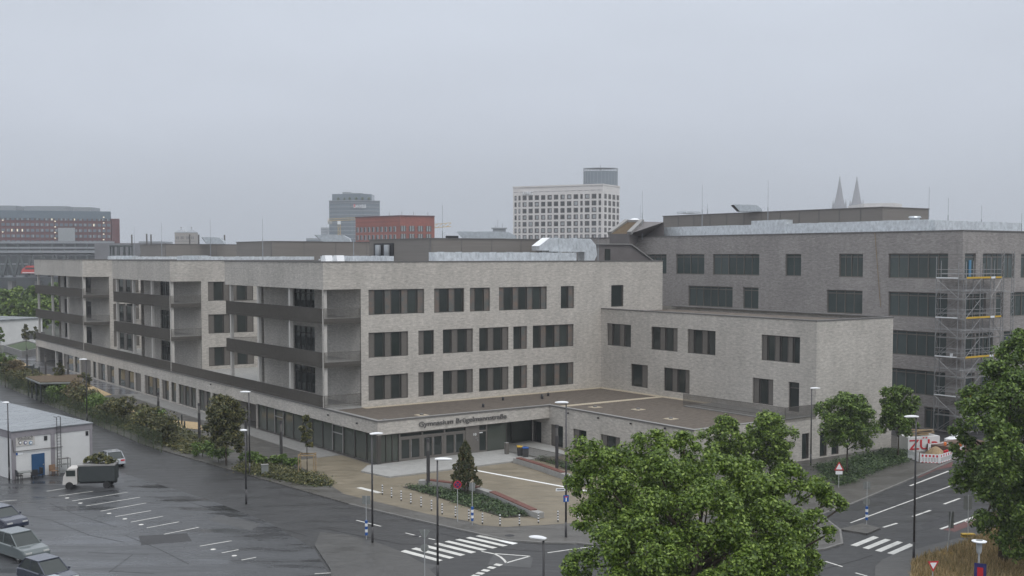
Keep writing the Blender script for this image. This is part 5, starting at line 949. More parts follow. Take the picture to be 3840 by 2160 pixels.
# ================================================================= VEHICLES
def car(name, label, p, rz, body, Lc=4.4, Wc=1.8, Hc=1.45, suv=False):
    T = E(name, label, 'car', tuple(p), rz, 'cars parked at the lower left'); hl = Lc/2; hb = .82 if not suv else .95
    prof = [(-hl, .32), (-hl+.05, .62), (-hl+.1, hb-.02), (-hl+.75, hb+.03), (hl-1.25, hb), (hl-.25, hb-.12), (hl-.02, .58), (hl, .32), (hl-.3, .22), (-hl+.3, .22)]
    s = MB(); ws = [1.0, .98]; n = len(prof)
    secs = [(-Wc/2, .93), (-Wc/2+.06, 1.0), (Wc/2-.06, 1.0), (Wc/2, .93)]; V0 = []
    for y, k in secs: i0 = len(s.v); s.v += [(x*k, y, .32+(z-.32)*(k if z > .6 else 1)) for x, z in prof]; V0.append(i0)
    for a, b in zip(V0, V0[1:]):
        for j in range(n): k = (j+1) % n; s.f.append((a+j, b+j, b+k, a+k)); s.m.append(0)
    s.f.append(tuple(V0[0]+j for j in range(n))); s.m.append(0); s.f.append(tuple(V0[-1]+n-1-j for j in range(n))); s.m.append(0)
    s.build('body', body, T, bevel=.03)
    c0, c1, c2, c3 = -hl+.25, -hl+.85, hl-2.1, hl-1.15; cab = [(c0, hb), (c1, Hc-.06), (c2, Hc-.06), (c3, hb-.02)]
    s = MB(); i0 = 0
    for y, k in ((-Wc/2+.1, 0), (Wc/2-.1, 0)):
        s.v += [(x, y*(1 if z < 1.1 else .86), z) for x, z in cab]
    for j in range(4): k = (j+1) % 4; s.f.append((j, 4+j, 4+k, k)); s.m.append(0)
    s.f.append((0, 1, 2, 3)); s.m.append(0); s.f.append((7, 6, 5, 4)); s.m.append(0); s.build('windows', 'glass', T)
    s = MB(); yy = (Wc/2-.1)*.86; s.box(c1-.05, c2+.05, -yy-.01, yy+.01, Hc-.08, Hc)
    for y in (-1, 1):
        for (xa, za), (xb, zb) in zip(cab, cab[1:]):
            if za != zb: s.bar((xa, y*((Wc/2-.1)*(1 if za < 1.1 else .86)), za), (xb, y*((Wc/2-.1)*(1 if zb < 1.1 else .86)), zb), .07, .07)
        s.bar(((c1+c2)/2, y*(Wc/2-.1), hb), ((c1+c2)/2, y*yy, Hc-.06), .07, .05)
    s.build('roof', body, T, bevel=.02)
    for x in (-hl+.85, hl-.9):
        for y in (-Wc/2+.02, Wc/2-.22):
            s = MB(); s.tube((x, y, .33), (x, y+.2, .33), .33, n=18); w = s.build('wheel', 'tyre', T); s = MB(); yo = y-.005 if y < 0 else y+.205; s.tube((x, yo-.005, .33), (x, yo+.005, .33), .2, n=14); s.build('rim', 'steel', w)
    for y in (-Wc/2+.32, Wc/2-.32):
        s = MB(); s.box(hl-.12, hl-.03, y-.2, y+.2, .55, .68); s.build('headlight', 'lens', T); s = MB(); s.box(-hl+.02, -hl+.08, y-.18, y+.18, .6, .75); s.build('tail_light', 'red', T)
    for y in (-Wc/2-.1, Wc/2+.02): s = MB(); s.box(c3-.35, c3-.2, y, y+.08, hb, hb+.13); s.build('mirror', body, T)
    return T
rc = radians(-38)
car('parked_car', 'dark blue car cut by the left edge, farthest of the parked row', G(10, 1975), rc, 'car_navy', Hc=1.5, suv=True)
car('parked_car', 'grey van-like car parked second in the row at the left edge', G(75, 2085), rc, 'car_grey', 4.6, 1.85, 1.68, True)
car('parked_car', 'dark navy car in the lower left corner', G(180, 2185), rc, 'car_navy', 4.4, 1.8, 1.5)
car('parked_car', 'silver car nearest the camera at the bottom left edge', G(215, 2275), rc, 'car_silver', 4.4, 1.8, 1.5)
p = G(432, 1728); car('parked_car', 'silver car parked behind the prefab hall corner', G(415, 1742), radians(125), 'car_silver', 4.2, 1.75, 1.45)
# small truck
p = G(352, 1826); T = E('tipper_truck', 'small truck with white cab and dark box body filled with green waste', 'truck', tuple(p), radians(8)); T.scale = (.84, .84, .84); s = MB()
s.box(-1.3, 2.3, -1.05, 1.05, .75, 2.35); s.build('box_body', 'truck_dark', T, bevel=.04); s = MB(); s.box(-1.34, 2.34, -1.09, 1.09, 2.35, 2.5); s.build('top_rail', 'coping_light', T)
s = MB(); s.box(-1.3, 2.3, -.4, .4, .45, .72); s.build('chassis', 'black', T); s = MB(); s.extrude([(-2.9, -.95, .45), (-1.42, -.95, .45), (-1.42, -.95, 2.15), (-2.35, -.95, 2.15), (-2.8, -.95, 1.3)], (0, 0, 0), (0, 1.9, 0)); cb_ = s.build('cab', 'column', T, bevel=.05)
s = MB(); s.box(-2.5, -1.6, -.98, -.955, 1.35, 1.95); s.build('side_window', 'glass', T); s = MB(); s.quad((-2.84, -.8, 1.33), (-2.42, -.8, 2.05), (-2.42, .8, 2.05), (-2.84, .8, 1.33)); s.build('windscreen', 'glass', T)
for x in (-2.2, 1.5):
    for y in (-1.02, .8): s = MB(); s.tube((x, y, .38), (x, y+.22, .38), .38, n=16); s.build('wheel', 'tyre', T)
pp_ = Vector(p)+Vector((.4, 0, 1.95)); tree('green_waste', 'olive heap of cut greenery on the small truck', pp_, [(-.7, 0, .3, .6), (.1, .1, .5, .7), (.8, -.1, .3, .55), (1.2, .2, .2, .45)], 1500, .15, 'leaf_olive', .05, .03, cat='green waste', flat=.7)
# ================================================================= SCHOOLYARD items left
RT = [G(147, 1440, 2.7), G(96, 1418, 2.7), G(210, 1411, 2.7), G(318, 1409, 2.7), G(310, 1436, 2.7)]
c = sum(RT, Vector())/5; T = E('shelter', 'long low shelter with planted reddish brown roof and dark posts', 'shelter', (c.x, c.y, .1)); s = MB(); s.prism([(p.x-c.x, p.y-c.y) for p in RT], 2.55, 2.75); s.build('roof_frame', 'rack', T); s = MB(); ins = [((p.x-c.x)*.97, (p.y-c.y)*.95) for p in RT]; s.prism(ins, 2.75, 2.85); s.build('planted_roof', 'sedum', T)
for i in range(len(RT)):
    a, b = RT[i], RT[(i+1) % 5]
    for t in (0.03, .35, .68): p = a.lerp(b, t); s = MB(); s.box((p.x-c.x)*.94-.08, (p.x-c.x)*.94+.08, (p.y-c.y)*.9-.08, (p.y-c.y)*.9+.08, 0, 2.55); s.build('post', 'truck_dark', T)
for (u, v, h, lab) in ((103, 1408, 1.9, 'dark green two-board bench left of the other one on the sand'), (122, 1418, 1.9, 'dark green two-board bench nearer the shelter roof')):
    p = G(u, v, .1); T = E('climbing_wall', lab.replace('two-board bench', 'slatted play panel'), 'play panel', tuple(p), .05)
    for x in (-1.1, 0, 1.1): s = MB(); s.box(x-.09, x+.09, -.09, .09, 0, h); s.build('post', 'truck_dark', T)
    for z in (.5, 1.15): s = MB(); s.box(-1.15, 1.15, -.13, -.08, z, z+.5); s.build('board', 'truck_dark', T)
p = G(148, 1414, .1); s = MB(); s.tube((0, 0, 0), (0, 0, 1.6), .12, n=8); o = s.build('wooden_post', 'truck_dark'); o.location = p; tag(o, 'single dark play post right of the slatted panels', 'post')
p = G(60, 1398, .1); T = E('climbing_frame', 'grey arched climbing frame on the sand', 'climbing frame', tuple(p))
for x in (-.9, .9):
    s = MB(); s.tube((x, 0, 0), (x*1.05, 0, 1.3), .1, n=8).tube((x*1.05, 0, 1.3), (x*.7, 0, 1.8), .1, n=8); s.build('upright', 'mast_grey', T)
s = MB(); s.bar((-1.2, 0, 1.85), (1.2, 0, 1.85), .4, .15); s.build('crossbar', 'mast_grey', T); s = MB(); s.box(-1.6, 1.4, -.3, .3, .0, .35); s.build('plinth', 'concrete', T)
for i, (x, y) in enumerate(((1700, 1240), (1735, 1215), (1765, 1248), (1797, 1222), (1858, 1240), (1830, 1195))):
    p = G(x/2.6833, 1150+y/2.6833, .1); s = MB(); s.tube((0, 0, 0), (0, 0, 1.0+.3*(i % 2)), .09, n=8); o = s.build('play_post', 'truck_dark'); o.location = p; tag(o, 'short round play post standing in the sand patch by the podium', 'post', 'play posts in the sand')
# raised planter
q = [(17, 1318), (85, 1341), (175, 1322), (100, 1297)]; T = E('raised_planter', 'dark weathered raised planter wall at the far left yard', 'planter', tuple(G(85, 1341, .1))); o0 = T.location; s = MB(); pts_ = [G(u, v, .1) for u, v in q]
for i in range(4): a, b = pts_[i]-o0, pts_[(i+1) % 4]-o0; s.bar(a+Vector((0, 0, .65)), b+Vector((0, 0, .65)), .3, 1.3)
s.build('wall', 'concrete_dark', T); s = MB(); s.prism([((p-o0).x*.98, (p-o0).y*.98) for p in pts_], .0, 1.1); s.build('soil', 'grassy', T)
# white hall and parcel locker
T = E('white_hall', 'low white flat roofed hall behind the school yard at the left', 'building', tuple(G(-60, 1300))); b0_ = T.location
a = G(-60, 1300)-b0_; b = G(160, 1282)-b0_; dd = (b-a); n_ = Vector((-dd.y, dd.x, 0)).normalized(); s = MB(); HW = AT(20, 1203, 258).z
s.prism([tuple(a[:2]), tuple(b[:2]), tuple((b+n_*22)[:2]), tuple((a+n_*22)[:2])], 0, HW); s.build('wall', 'white_wall', T); s = MB(); s.prism([tuple((a-n_*.3)[:2]), tuple((b-n_*.3)[:2]), tuple((b+n_*22)[:2]), tuple((a+n_*22)[:2])], HW, HW+.25); s.build('roof', 'metal_roof', T)
for t in (.66, .72, .79, .9, .94):
    c = a.lerp(b, t)-n_*.03; s = MB(); s.bar(c+Vector((0, 0, 1.6)), c+dd.normalized()*1.6+Vector((0, 0, 1.6)), .05, 1.5); s.build('window', 'coping', T)
p = G(46, 1290); q = G(92, 1287); d = q-p; T = E('parcel_locker', 'yellow parcel locker wall with red print before the white hall', 'parcel locker', tuple(p), atan2(d.y, d.x)); s = MB(); s.box(0, d.length, 0, .9, 0, 2.2); s.build('body', 'yellow', T); s = MB(); s.box(-.1, d.length+.1, -.1, 1.0, 2.2, 2.35); s.build('roof', 'gravel_strip', T)
text('DHL', 'lettering', 'red', T, (.2, -.05, 1.5), (pi/2, 0, 0), width=1.3, height=.4, depth=.01, bold=True); text('PACKSTATION', 'lettering', 'red', T, (.15, -.05, 1.12), (pi/2, 0, 0), width=1.9, height=.25, depth=.01, bold=True)
# ================================================================= RAIL VIADUCT AND TRAIN
T = E('railway_viaduct', 'grey steel truss rail viaduct with tall portal frames behind the school', 'bridge', (0, 0, 0)); YB = 540
def bp(u, v, dy=0): return AT(u, v, YB+dy)
T.location = (bp(200, 1000).x, YB, 0); o0 = Vector(T.location)
x0, x1 = bp(-80, 1000).x-o0.x, bp(430, 1000).x-o0.x
def zv(v): return bp(200, v).z
for v, h in ((909, 1.0), (929, .8), (948, 2.2), (952, .8), (990, .5), (1041, 2.0)): s = MB(); s.box(x0, x1, -.6, .6, zv(v)-h/2, zv(v)+h/2); s.build('beam', 'mast_grey', T)
s = MB(); s.box(x0, x1, -8, -2, zv(1052), zv(1040)); s.build('deck', 'truck_dark', T)
for k, u in enumerate(range(-60, 420, 43)):
    x = bp(u, 1000).x-o0.x; s = MB(); s.box(x-.35, x+.35, -.5, .5, zv(1040), zv(905)); s.build('upright', 'truss', T)
for k, u in enumerate(range(-75, 250, 44)):
    xa = bp(u, 1000).x-o0.x; xb = bp(u+22, 1000).x-o0.x; xc = bp(u+44, 1000).x-o0.x; s = MB(); s.bar((xa, -1.2, zv(1037)), (xb, -1.2, zv(957)), .9, .9).bar((xb, -1.2, zv(957)), (xc, -1.2, zv(1037)), .9, .9); s.build('diagonal', 'truss', T)
for u in (40, 95, 130):
    xa = bp(u, 1000).x-o0.x; s = MB(); s.bar((xa, .6, zv(912)), (xa+3.2, .6, zv(922)), .4, .4); s.build('diagonal', 'truss', T)
for u in (-40, 60, 160, 260, 360): x = bp(u, 1000).x-o0.x; s = MB(); s.box(x-1, x+1, -7, -3, 0, zv(1050)); s.build('pier', 'concrete_dark', T)
p = bp(175, 1025, -5); T = E('red_train', 'red regional train on the rail viaduct at the left', 'train', (p.x, p.y, p.z)); s = MB(); s.extrude([(-11.5, -1.4, 0), (14, -1.4, 0), (14, -1.4, 3.6), (-8.5, -1.4, 3.6), (-10.8, -1.4, 2.0)], (0, 0, 0), (0, 2.8, 0)); s.build('body', 'train_red', T); s = MB(); s.box(-9.4, 6, -1.46, -1.41, 1.9, 2.7); s.build('windows', 'dark_band', T); s = MB(); s.box(-10.8, 14, -1.45, -1.41, .15, .5); s.build('white_stripe', 'white', T); s = MB(); s.box(7, 9.5, -1.46, -1.41, .3, 2.6); s.build('door', 'winpale', T)
s = MB(); s.box(-33, 30, -6, 14, 0, AT(200, 912, 580).z); o = s.build('station_hall', 'dark_band'); o.location = (AT(200, 1000, 590).x, 590, 0); tag(o, 'long dark station hall seen through the truss viaduct', 'building')
T = E('ring_canopy', 'round dark steel ring canopy on slim posts left of the school roof', 'canopy', (AT(455, 950, 400).x, 400, 0)); z1 = AT(455, 920, 400).z; s = MB(); s.lathe([(3.9, z1-.5), (4, z1), (3.6, z1+.05)], (0, 0, 0), 24); s.build('ring', 'truss', T); 
for k in range(12): a = 2*pi*k/12; s = MB(); s.tube((3.7*cos(a), 3.7*sin(a), 0), (3.7*cos(a), 3.7*sin(a), z1-.4), .22, n=6); s.build('post', 'truss', T)
s = MB(); s.box(-12, 16, -3, 3, 0, AT(470, 912, 450).z); o = s.build('viaduct_platform', 'stone_far'); o.location = (AT(480, 950, 450).x, 450, 0); tag(o, 'pale far platform strip behind the ring canopy', 'platform')
# ================================================================= SKYLINE
def facade_windows(T, mp, s0, s1, zt, n, rows, fh, ww, wh, m='glass', skip=None, name='window', off=None):
    """one window object per opening"""
    for r in range(rows):
        z = zt-r*fh
        for i in range(n):
            cx = s0+(s1-s0)*(i+.5)/n
            w = ww if skip is None else skip(i, n, ww)
            f = MB(); bx(f, mp, cx-w/2, cx+w/2, z-wh, z, -.02, .3); f.build(name, m, T)
def rect_at(u0, u1, u2, v0, D, ang):  # corner at u1
    pass
# limestone office
YK = 600.0; pK = AT(2262, 700, YK); zK = AT(2262, 694, YK).z; kz = radians(15); T = E('limestone_office', 'tall pale stone office block with grid of square windows', 'office building', (pK.x, YK, 0), 0)
xl = AT(1924, 700, YK+10).x-pK.x; xr = AT(2328, 700, YK+14).x-pK.x; T.rotation_euler = (0, 0, 0)
# front face runs from (xl, 22) to (0,0); side from (0,0) to (xr, 16)
Fv = Vector((xl, 24, 0)); Sv = Vector((xr, 20, 0)); back = Fv+Sv; s = MB(); s.prism([(0, 0), tuple(Sv[:2]), tuple(back[:2]), tuple(Fv[:2])], 0, zK); s.build('wall', 'limestone', T); s = MB(); s.prism([(-.02, -.35), (Sv.x+.3, Sv.y), tuple(back[:2]), (Fv.x-.3, Fv.y-.2)], zK, zK+.7); s.build('cornice', 'limestone', T)
Fd = Fv.normalized(); Fn = Vector((-Fd.y, Fd.x, 0)); Fn = Fn if Fn.y < 0 else -Fn; Sd = Sv.normalized(); Sn = Vector((Sd.y, -Sd.x, 0)); Sn = Sn if Sn.y < 0 else -Sn
LFk = Fv.length; LSk = Sv.length
wins = [(.985, .012), ]
cols = [(885, 905), (926, 946), (969, 1009), (1031, 1073), (1095, 1137), (1160, 1202), (1225, 1268), (1290, 1333), (1356, 1398), (1422, 1465), (1488, 1532), (1555, 1578), (1600, 1645), (1667, 1712), (1735, 1758)]
colsS = [(1790, 1813), (1832, 1858), (1875, 1902), (1920, 1942)]
rowsK = [3.9*i for i in range(8)]
ztop = AT(2262, 726, YK).z; fhK = 25.3*YK/F
rest = MB()
for r in range(13):
    z = ztop-r*fhK
    for x0_, x1_ in cols:
        t0 = (1778-x1_)/(1778-868); t1 = (1778-x0_)/(1778-868); a = Fd*LFk*t0+Fn*.06; b = Fd*LFk*t1+Fn*.06
        if r > 4: rest.mi(0).bar(a+Vector((0, 0, z-1.2)), b+Vector((0, 0, z-1.2)), .1, 2.5); rest.mi(1).bar(a.lerp(b, .12)+Fn*.07+Vector((0, 0, z-1.2)), a.lerp(b, .5+.35*random.random())+Fn*.07+Vector((0, 0, z-1.2)), .06, 1.6); continue
        s = MB(); s.bar(a+Vector((0, 0, z-1.2)), b+Vector((0, 0, z-1.2)), .1, 2.5); w = s.build('window', 'bronze', T)
        s = MB(); s.bar(a.lerp(b, .12)+Fn*.07+Vector((0, 0, z-1.2)), a.lerp(b, .5+.35*random.random())+Fn*.07+Vector((0, 0, z-1.2)), .06, 2.0-.8*random.random()); s.build('pane', 'winpale' if random.random() < .45 else 'glass', w)
for r in range(13):
    z = ztop-r*fhK
    for x0_, x1_ in colsS:
        t0 = (x0_-1778)/(1952-1778); t1 = (x1_-1778)/(1952-1778); a = Sd*LSk*t0+Sn*.06; b = Sd*LSk*t1+Sn*.06
        if r > 5: rest.mi(0).bar(a+Vector((0, 0, z-1.2)), b+Vector((0, 0, z-1.2)), .1, 2.5); continue
        s = MB(); s.bar(a+Vector((0, 0, z-1.2)), b+Vector((0, 0, z-1.2)), .1, 2.5); s.build('window', 'bronze', T)
rw = rest.build('window', ['bronze', 'winpale'], T); rw['kind'] = 'stuff'
s = MB()
for i in range(14): a = Fd*LFk*(i+.5)/14+Fn*.1; s.bar(a-Fd*1.4+Vector((0, 0, ztop+2)), a+Fd*1.4+Vector((0, 0, ztop+2)), .1, .12)
s.build('relief_line', 'stone_far', T)
tp = Fd*LFk*((1778-970)/(1778-868))+Fn*.3; text('KPMG', 'lettering', 'white', T, (tp.x, tp.y, ztop+.25), (pi/2, 0, atan2(-Fd.y, -Fd.x)), width=6.3, height=2.1, depth=.2, bold=True, shear=.2)
# round glass tower
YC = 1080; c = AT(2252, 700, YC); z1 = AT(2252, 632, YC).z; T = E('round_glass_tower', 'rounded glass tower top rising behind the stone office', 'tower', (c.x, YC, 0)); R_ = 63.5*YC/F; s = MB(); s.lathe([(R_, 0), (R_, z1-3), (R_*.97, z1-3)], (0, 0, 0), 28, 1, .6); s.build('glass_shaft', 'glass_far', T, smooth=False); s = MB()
for k in range(28): a = 2*pi*k/28; s.tube((R_*cos(a), R_*.6*sin(a), z1-45), (R_*cos(a), R_*.6*sin(a), z1), .22, n=4)
for z in (z1-3, z1-16, z1-30, z1-.3): s.lathe([(R_*1.01, z), (R_*1.01, z+.5), (R_, z+.5)], (0, 0, 0), 28, 1, .6)
s.build('mullions', 'mast_grey', T); s = MB(); s.tube((0, 0, z1-3), (0, 0, z1+3), .3, n=5); s.build('antenna', 'mast_grey', T)
# glass office tower left
YL = 1030; T = E('glass_office_tower', 'grey blue glass office tower with stepped top and bright roof sign', 'tower', (AT(1320, 750, YL).x, YL, 0)); k = YL/F
def tx(u): return (u-1320)*k
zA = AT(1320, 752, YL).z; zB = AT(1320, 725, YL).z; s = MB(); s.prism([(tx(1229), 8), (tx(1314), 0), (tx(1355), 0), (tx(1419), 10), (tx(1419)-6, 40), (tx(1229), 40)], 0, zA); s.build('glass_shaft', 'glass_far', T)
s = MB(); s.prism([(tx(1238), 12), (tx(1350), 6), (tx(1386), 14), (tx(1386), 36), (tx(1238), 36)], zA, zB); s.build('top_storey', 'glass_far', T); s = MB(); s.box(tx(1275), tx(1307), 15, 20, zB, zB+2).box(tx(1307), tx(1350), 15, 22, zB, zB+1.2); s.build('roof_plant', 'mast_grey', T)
s = MB()
for i in range(16):
    z = zA-2-i*3.55; s.bar((tx(1229)-.1, 7.8, z), (tx(1314), -.2, z), .4, .7).bar((tx(1314), -.2, z), (tx(1355), -.2, z), .4, .7).bar((tx(1355), -.2, z), (tx(1419), 9.8, z), .4, .7)
s.bar((tx(1228), 7.5, zA), (tx(1314), -.4, zA), .8, .7).bar((tx(1314), -.4, zA), (tx(1355), -.4, zA), .8, .7).bar((tx(1355), -.4, zA), (tx(1420), 9.6, zA), .8, .7); s.build('floor_bands', 'mast_grey', T)
s = MB(); s.box(tx(1326), tx(1332), -1, -.2, zA-6.5, zA-3.3); s.build('red_emblem', 'red', T); text('LANXESS', 'lettering', 'white', T, (tx(1327), -1.1, zA-6.6), (pi/2, 0, 0), width=11, height=3, depth=.2, bold=True)
for i in range(6): s = MB(); s.lathe([(.2, 0), (1.2, .8), (1.3, 2), (.3, 3)], (tx(1262+i*24), 2+8*(i < 2), zA+.3), 7); s.build('roof_shrub', 'grassy', T)
# red brick office
YR = 500; k = YR/F; T = E('red_brick_office', 'red brick office block with rows of grey windows', 'office building', (AT(1500, 850, YR).x, YR, 0)); zR = AT(1500, 809, YR).z
def rx(u): return (u-1500)*k
P_a = Vector((rx(1308), 22, 0)); P_b = Vector((0, 0, 0)); P_c = Vector((rx(1625), 7, 0)); s = MB(); s.prism([tuple(P_a[:2]), tuple(P_b[:2]), tuple(P_c[:2]), (P_c.x-5, 60), (P_a.x+5, 60)], 0, zR); s.build('wall', 'red_brick', T); s = MB(); s.bar(P_a+Vector((0, 0, zR)), P_b+Vector((0, 0, zR)), .6, .5).bar(P_b+Vector((0, 0, zR)), P_c+Vector((0, 0, zR)), .6, .5); s.build('coping', 'maroon', T)
zw = AT(1500, 849, YR).z
for r in range(3):
    for i, x in enumerate((1372, 1418, 1465, 1512, 1561, 1610, 1660, 1710, 1762, 1813)):
        t0 = (x-1365)/(1890-1365); t1 = t0+30/525; n = Vector((.1, -.12, 0)); a = P_a.lerp(P_b, t0)+n; b = P_a.lerp(P_b, t1)+n; z = zw-r*3.5; s = MB(); s.bar(a+Vector((0, 0, z-1.1)), b+Vector((0, 0, z-1.1)), .1, 2.3); w = s.build('window', 'winpale' if i % 3 == 0 else 'mast_grey', T)
        s = MB(); s.bar(a+n+Vector((0, 0, z-1.1)), a.lerp(b, .45)+n+Vector((0, 0, z-1.1)), .1, 2.1); s.build('pane', 'glass', w)
    for i, x in enumerate((1892, 1972, 2053, 2132)):
        t0 = (x-1885)/(2213-1885); t1 = t0+52/328; n = Vector((-.03, -.15, 0)); a = P_b.lerp(P_c, t0)+n; b = P_b.lerp(P_c, t1)+n; z = zw-r*3.5+.2
        s = MB(); s.bar(a+Vector((0, 0, z-1.1)), b+Vector((0, 0, z-1.1)), .1, 2.4); w = s.build('window', 'winpale', T)
        for q_ in (.0, .42, .84): s = MB(); s.bar(a.lerp(b, q_)+n+Vector((0, 0, z-1.1)), a.lerp(b, q_+.16)+n+Vector((0, 0, z-1.1)), .1, 2.4); s.build('frame', 'bronze', w)
for u in (1449, 1497, 1542, 1597): x = rx(u); s = MB(); s.tube((x, 12, zR), (x, 12, zR+2.2), .12, n=4); s.build('lightning_rod', 'mast_grey', T)
# maroon office far left
YM = 700; k = YM/F; T = E('maroon_office', 'long dark red office block with strip windows and lit lamps at the left', 'office building', (AT(200, 850, YM).x, YM, 0))
def mx_(u): return (u-200)*k
zM = AT(200, 795, YM).z; s = MB(); s.prism([(mx_(-200), -25), (mx_(399), 8), (mx_(399)-18, 45), (mx_(-200), 20)], 0, zM); s.build('wall', 'maroon', T)
s = MB(); s.prism([(mx_(399), 9), (mx_(425), 11), (mx_(425)-16, 44), (mx_(399)-16, 44)], 0, AT(200, 818, YM).z); s.build('side_wing', 'maroon', T)
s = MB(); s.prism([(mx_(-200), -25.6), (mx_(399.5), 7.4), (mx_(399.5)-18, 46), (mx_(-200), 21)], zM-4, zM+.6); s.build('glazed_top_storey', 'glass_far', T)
for u0, u1, v0 in ((-20, 50, 770), (88, 240, 772), (270, 332, 776)): s = MB(); s.prism([(mx_(u0), 2), (mx_(u1), 4), (mx_(u1), 20), (mx_(u0), 20)], zM+.6, AT(200, v0, YM).z); s.build('roof_plant', 'mast_grey', T)
A_ = Vector((mx_(-200), -25, 0)); B_ = Vector((mx_(399), 8, 0)); nrm = Vector((.05, -1, 0))*.25
low = MB()
for r in range(8):
    z = AT(200, 822+r*21.3, YM).z
    for i in range(13, 38):
        t0 = i/38+.004; t1 = (i+1)/38-.004
        if r > 3: low.bar(A_.lerp(B_, t0)+nrm+Vector((0, 0, z)), A_.lerp(B_, t1)+nrm+Vector((0, 0, z)), .1, 1.7); continue
        s = MB(); s.bar(A_.lerp(B_, t0)+nrm+Vector((0, 0, z)), A_.lerp(B_, t1)+nrm+Vector((0, 0, z)), .1, 1.7); w = s.build('window', 'glass_far', T)
        if random.random() < .45: s = MB(); tt = t0+(t1-t0)*random.random()*.6; s.bar(A_.lerp(B_, tt)+nrm*1.6+Vector((0, 0, z)), A_.lerp(B_, tt+.006)+nrm*1.6+Vector((0, 0, z)), .1, 1.5); s.build('blind', 'winlit' if random.random() < .15 else 'winpale', w)
lw = low.build('window', 'glass_far', T); lw['kind'] = 'stuff'
for u, vs_ in ((391, range(815, 945, 21)), (209, range(830, 945, 21)), (13, range(826, 960, 44))):
    for v in vs_: p = AT(u, v, YM-12); s = MB(); s.lathe([(.3, -.3), (.5, 0), (.3, .3)], (p.x-T.location.x, -13, p.z), 8); s.build('facade_lamp', 'winlit', T)
s = MB(); s.box(mx_(228), mx_(290), 0-4.5, -4, AT(200, 905, YM).z, AT(200, 855, YM).z); s.build('lit_atrium', 'winpale', T)
# church twin towers
YH = 900; k = YH/F; T = E('twin_tower_church', 'pale stone church with two square towers and small crosses', 'church', (AT(693, 880, YH).x, YH, 0))
for u in (674, 713):
    x = (u-693)*k; w = 19*k; z0 = AT(693, 872, YH).z; z1 = AT(693, 862, YH).z; s = MB(); s.box(x-w, x+w, 0, 2*w, 0, z0); s.build('tower', 'church_stone', T); s = MB()
    apex = (x, w, z1+.6); cs = [(x-w-.3, -.3, z0), (x+w+.3, -.3, z0), (x+w+.3, 2*w+.3, z0), (x-w-.3, 2*w+.3, z0)]
    for i in range(4): s.quad(cs[i], cs[(i+1) % 4], apex)
    s.build('tower_roof', 'mast_grey', T); s = MB(); s.bar((x, w, z1), (x, w, z1+2.6), .25).bar((x-.7, w, z1+1.9), (x+.7, w, z1+1.9), .25); s.build('cross', 'coping', T)
    for j in (-.62, -.3, .3, .62):
        s = MB(); s.box(x+j*w-.45, x+j*w+.45, -.12, .05, z0-5.2, z0-3); s.build('belfry_window', 'coping', T)
    s = MB(); s.box(x-w-.1, x+w+.1, -.15, 0, z0-7, z0-6.6); s.build('cornice', 'stone_far', T)
# cathedral spires
YD = 1970; T = E('cathedral', 'misty gothic cathedral with two pointed spires beyond the roofs', 'cathedral', (AT(3180, 750, YD).x, YD, 0)); k = YD/F
for u in (3148, 3212):
    x = (u-3180)*k; zt = AT(3180, 662, YD).z; zb = AT(3180, 775, YD).z; s = MB(); s.lathe([(15, 0), (14.5, zb-14), (12.5, zb)], (x, 0, 0), 8); s.build('tower', 'stone_far', T); s = MB(); s.lathe([(10.5, zb), (6.8, zb+14), (3.3, zt-18), (1.2, zt-6), (.5, zt)], (x, 0, 0), 8); s.build('spire', 'stone_far', T)
    for a in range(4): s = MB(); aa = pi/4+a*pi/2; s.lathe([(2, zb-14), (2, zb-2), (.2, zb+12)], (x+12*cos(aa), 12*sin(aa), 0), 6); s.build('pinnacle', 'stone_far', T)
s = MB(); s.box(-20, 20, 10, 100, 0, AT(3180, 835, YD).z); s.build('nave', 'stone_far', T)
# beige block behind grey roof
YQ = 700; k = YQ/F; T = E('beige_block', 'beige flat roofed block peeking over the plant room of the grey building', 'building', (AT(3356, 780, YQ).x, YQ, 0)); z1 = AT(3356, 761, YQ).z; s = MB(); s.prism([((3252-3356)*k, 6), (0, 0), ((3411-3356)*k, 14), ((3411-3356)*k-5, 40), ((3252-3356)*k, 40)], 0, z1); s.build('wall', 'limestone', T); s = MB(); s.box(-16, 0, -.3, 6, z1-5.2, z1-4.8); s.build('cornice', 'stone_far', T)
# radio building
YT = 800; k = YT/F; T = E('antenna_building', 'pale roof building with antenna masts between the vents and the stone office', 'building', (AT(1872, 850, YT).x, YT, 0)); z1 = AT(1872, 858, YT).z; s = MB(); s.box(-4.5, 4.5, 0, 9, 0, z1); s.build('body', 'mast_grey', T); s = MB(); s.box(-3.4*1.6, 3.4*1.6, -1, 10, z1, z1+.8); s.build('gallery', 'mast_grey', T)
for dx, h in ((-1, 6.5), (2.2, 4), (-2.5, 2.5)): s = MB(); s.tube((dx, 3, z1), (dx, 3, z1+h), .2, n=4); s.build('antenna', 'mast_grey', T)
rod2 = AT(1852, 810, 500); 
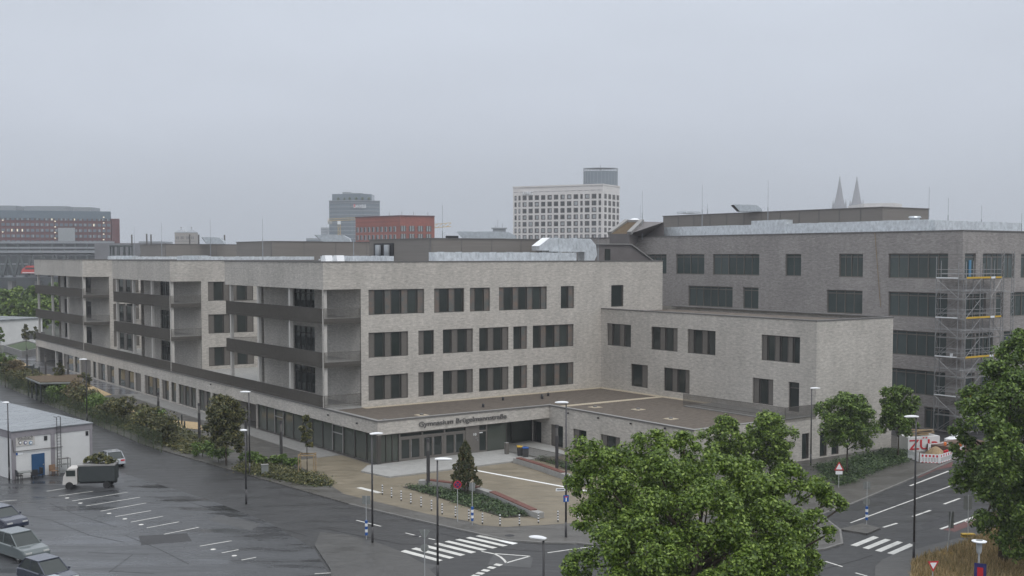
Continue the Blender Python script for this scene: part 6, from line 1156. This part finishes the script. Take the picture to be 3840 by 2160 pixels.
# faint far blocks
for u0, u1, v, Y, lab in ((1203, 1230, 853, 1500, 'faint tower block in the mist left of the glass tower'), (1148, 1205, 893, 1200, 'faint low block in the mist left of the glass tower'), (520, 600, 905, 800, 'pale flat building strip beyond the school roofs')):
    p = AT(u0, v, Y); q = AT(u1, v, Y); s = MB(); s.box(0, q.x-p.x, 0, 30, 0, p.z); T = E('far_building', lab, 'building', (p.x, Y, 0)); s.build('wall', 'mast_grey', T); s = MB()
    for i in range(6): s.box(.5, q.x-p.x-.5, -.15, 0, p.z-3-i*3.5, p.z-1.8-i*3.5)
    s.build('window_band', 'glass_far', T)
# cranes
def crane(u, vm, u0, u1, vj, Y, lab):
    p = AT(u, vm, Y); zj = AT(u, vj, Y).z; k = Y/F; T = E('tower_crane', lab, 'crane', (p.x, Y, 0)); s = MB()
    for dx in (-.9, .9): s.tube((dx, 0, 0), (dx, 0, zj), .2, n=4)
    z = 0; j = 0
    while z < zj: s.tube((-.9 if j % 2 else .9, 0, z), (.9 if j % 2 else -.9, 0, min(z+2.4, zj)), .13, n=4); z += 2.4; j += 1
    s.build('mast', 'yellow', T); s = MB(); a = (u0-u)*k; b = (u1-u)*k; n = int((b-a)/2)
    s.tube((a, 0, zj), (b, 0, zj+1), .18, n=4).tube((a, 0, zj+1.6), (b, 0, zj+2.8), .15, n=4)
    for i in range(n): x = a+(b-a)*i/n; x2 = a+(b-a)*(i+1)/n; s.tube((x, 0, zj+i/n), (x2, 0, zj+1.6+1.2*i/n), .12, n=4)
    s.build('jib', 'yellow', T); s = MB(); s.box(-1.2, 1.2, -1, 1, zj-2.5, zj); s.build('cabin', 'white', T); s = MB(); s.box(a+.5, a+3.5, -.8, .8, zj-2.3, zj); s.build('counterweight', 'concrete', T)
crane(1272, 850, 1228, 1335, 829, 880, 'yellow tower crane before the glass office tower'); crane(1600, 850, 1590, 1691, 857, 560, 'crane jib sticking out to the right behind the red brick office')
# ================================================================= HAZE
mh = bpy.data.materials.new('haze'); mh.use_nodes = True; t = mh.node_tree; t.nodes.clear(); oo = t.nodes.new('ShaderNodeOutputMaterial'); pv = t.nodes.new('ShaderNodeVolumePrincipled'); pv.inputs['Color'].default_value = (.93, .95, 1, 1); pv.inputs['Density'].default_value = .0003; pv.inputs['Anisotropy'].default_value = .1
t.links.new(pv.outputs[0], oo.inputs['Volume']); MT['haze'] = mh
s = MB(); s.box(-2600, 2600, -100, 2600, -1.1, 185); o = s.build('haze', 'haze'); tag(o, 'thin grey rain mist filling the air', 'haze', kind='stuff')
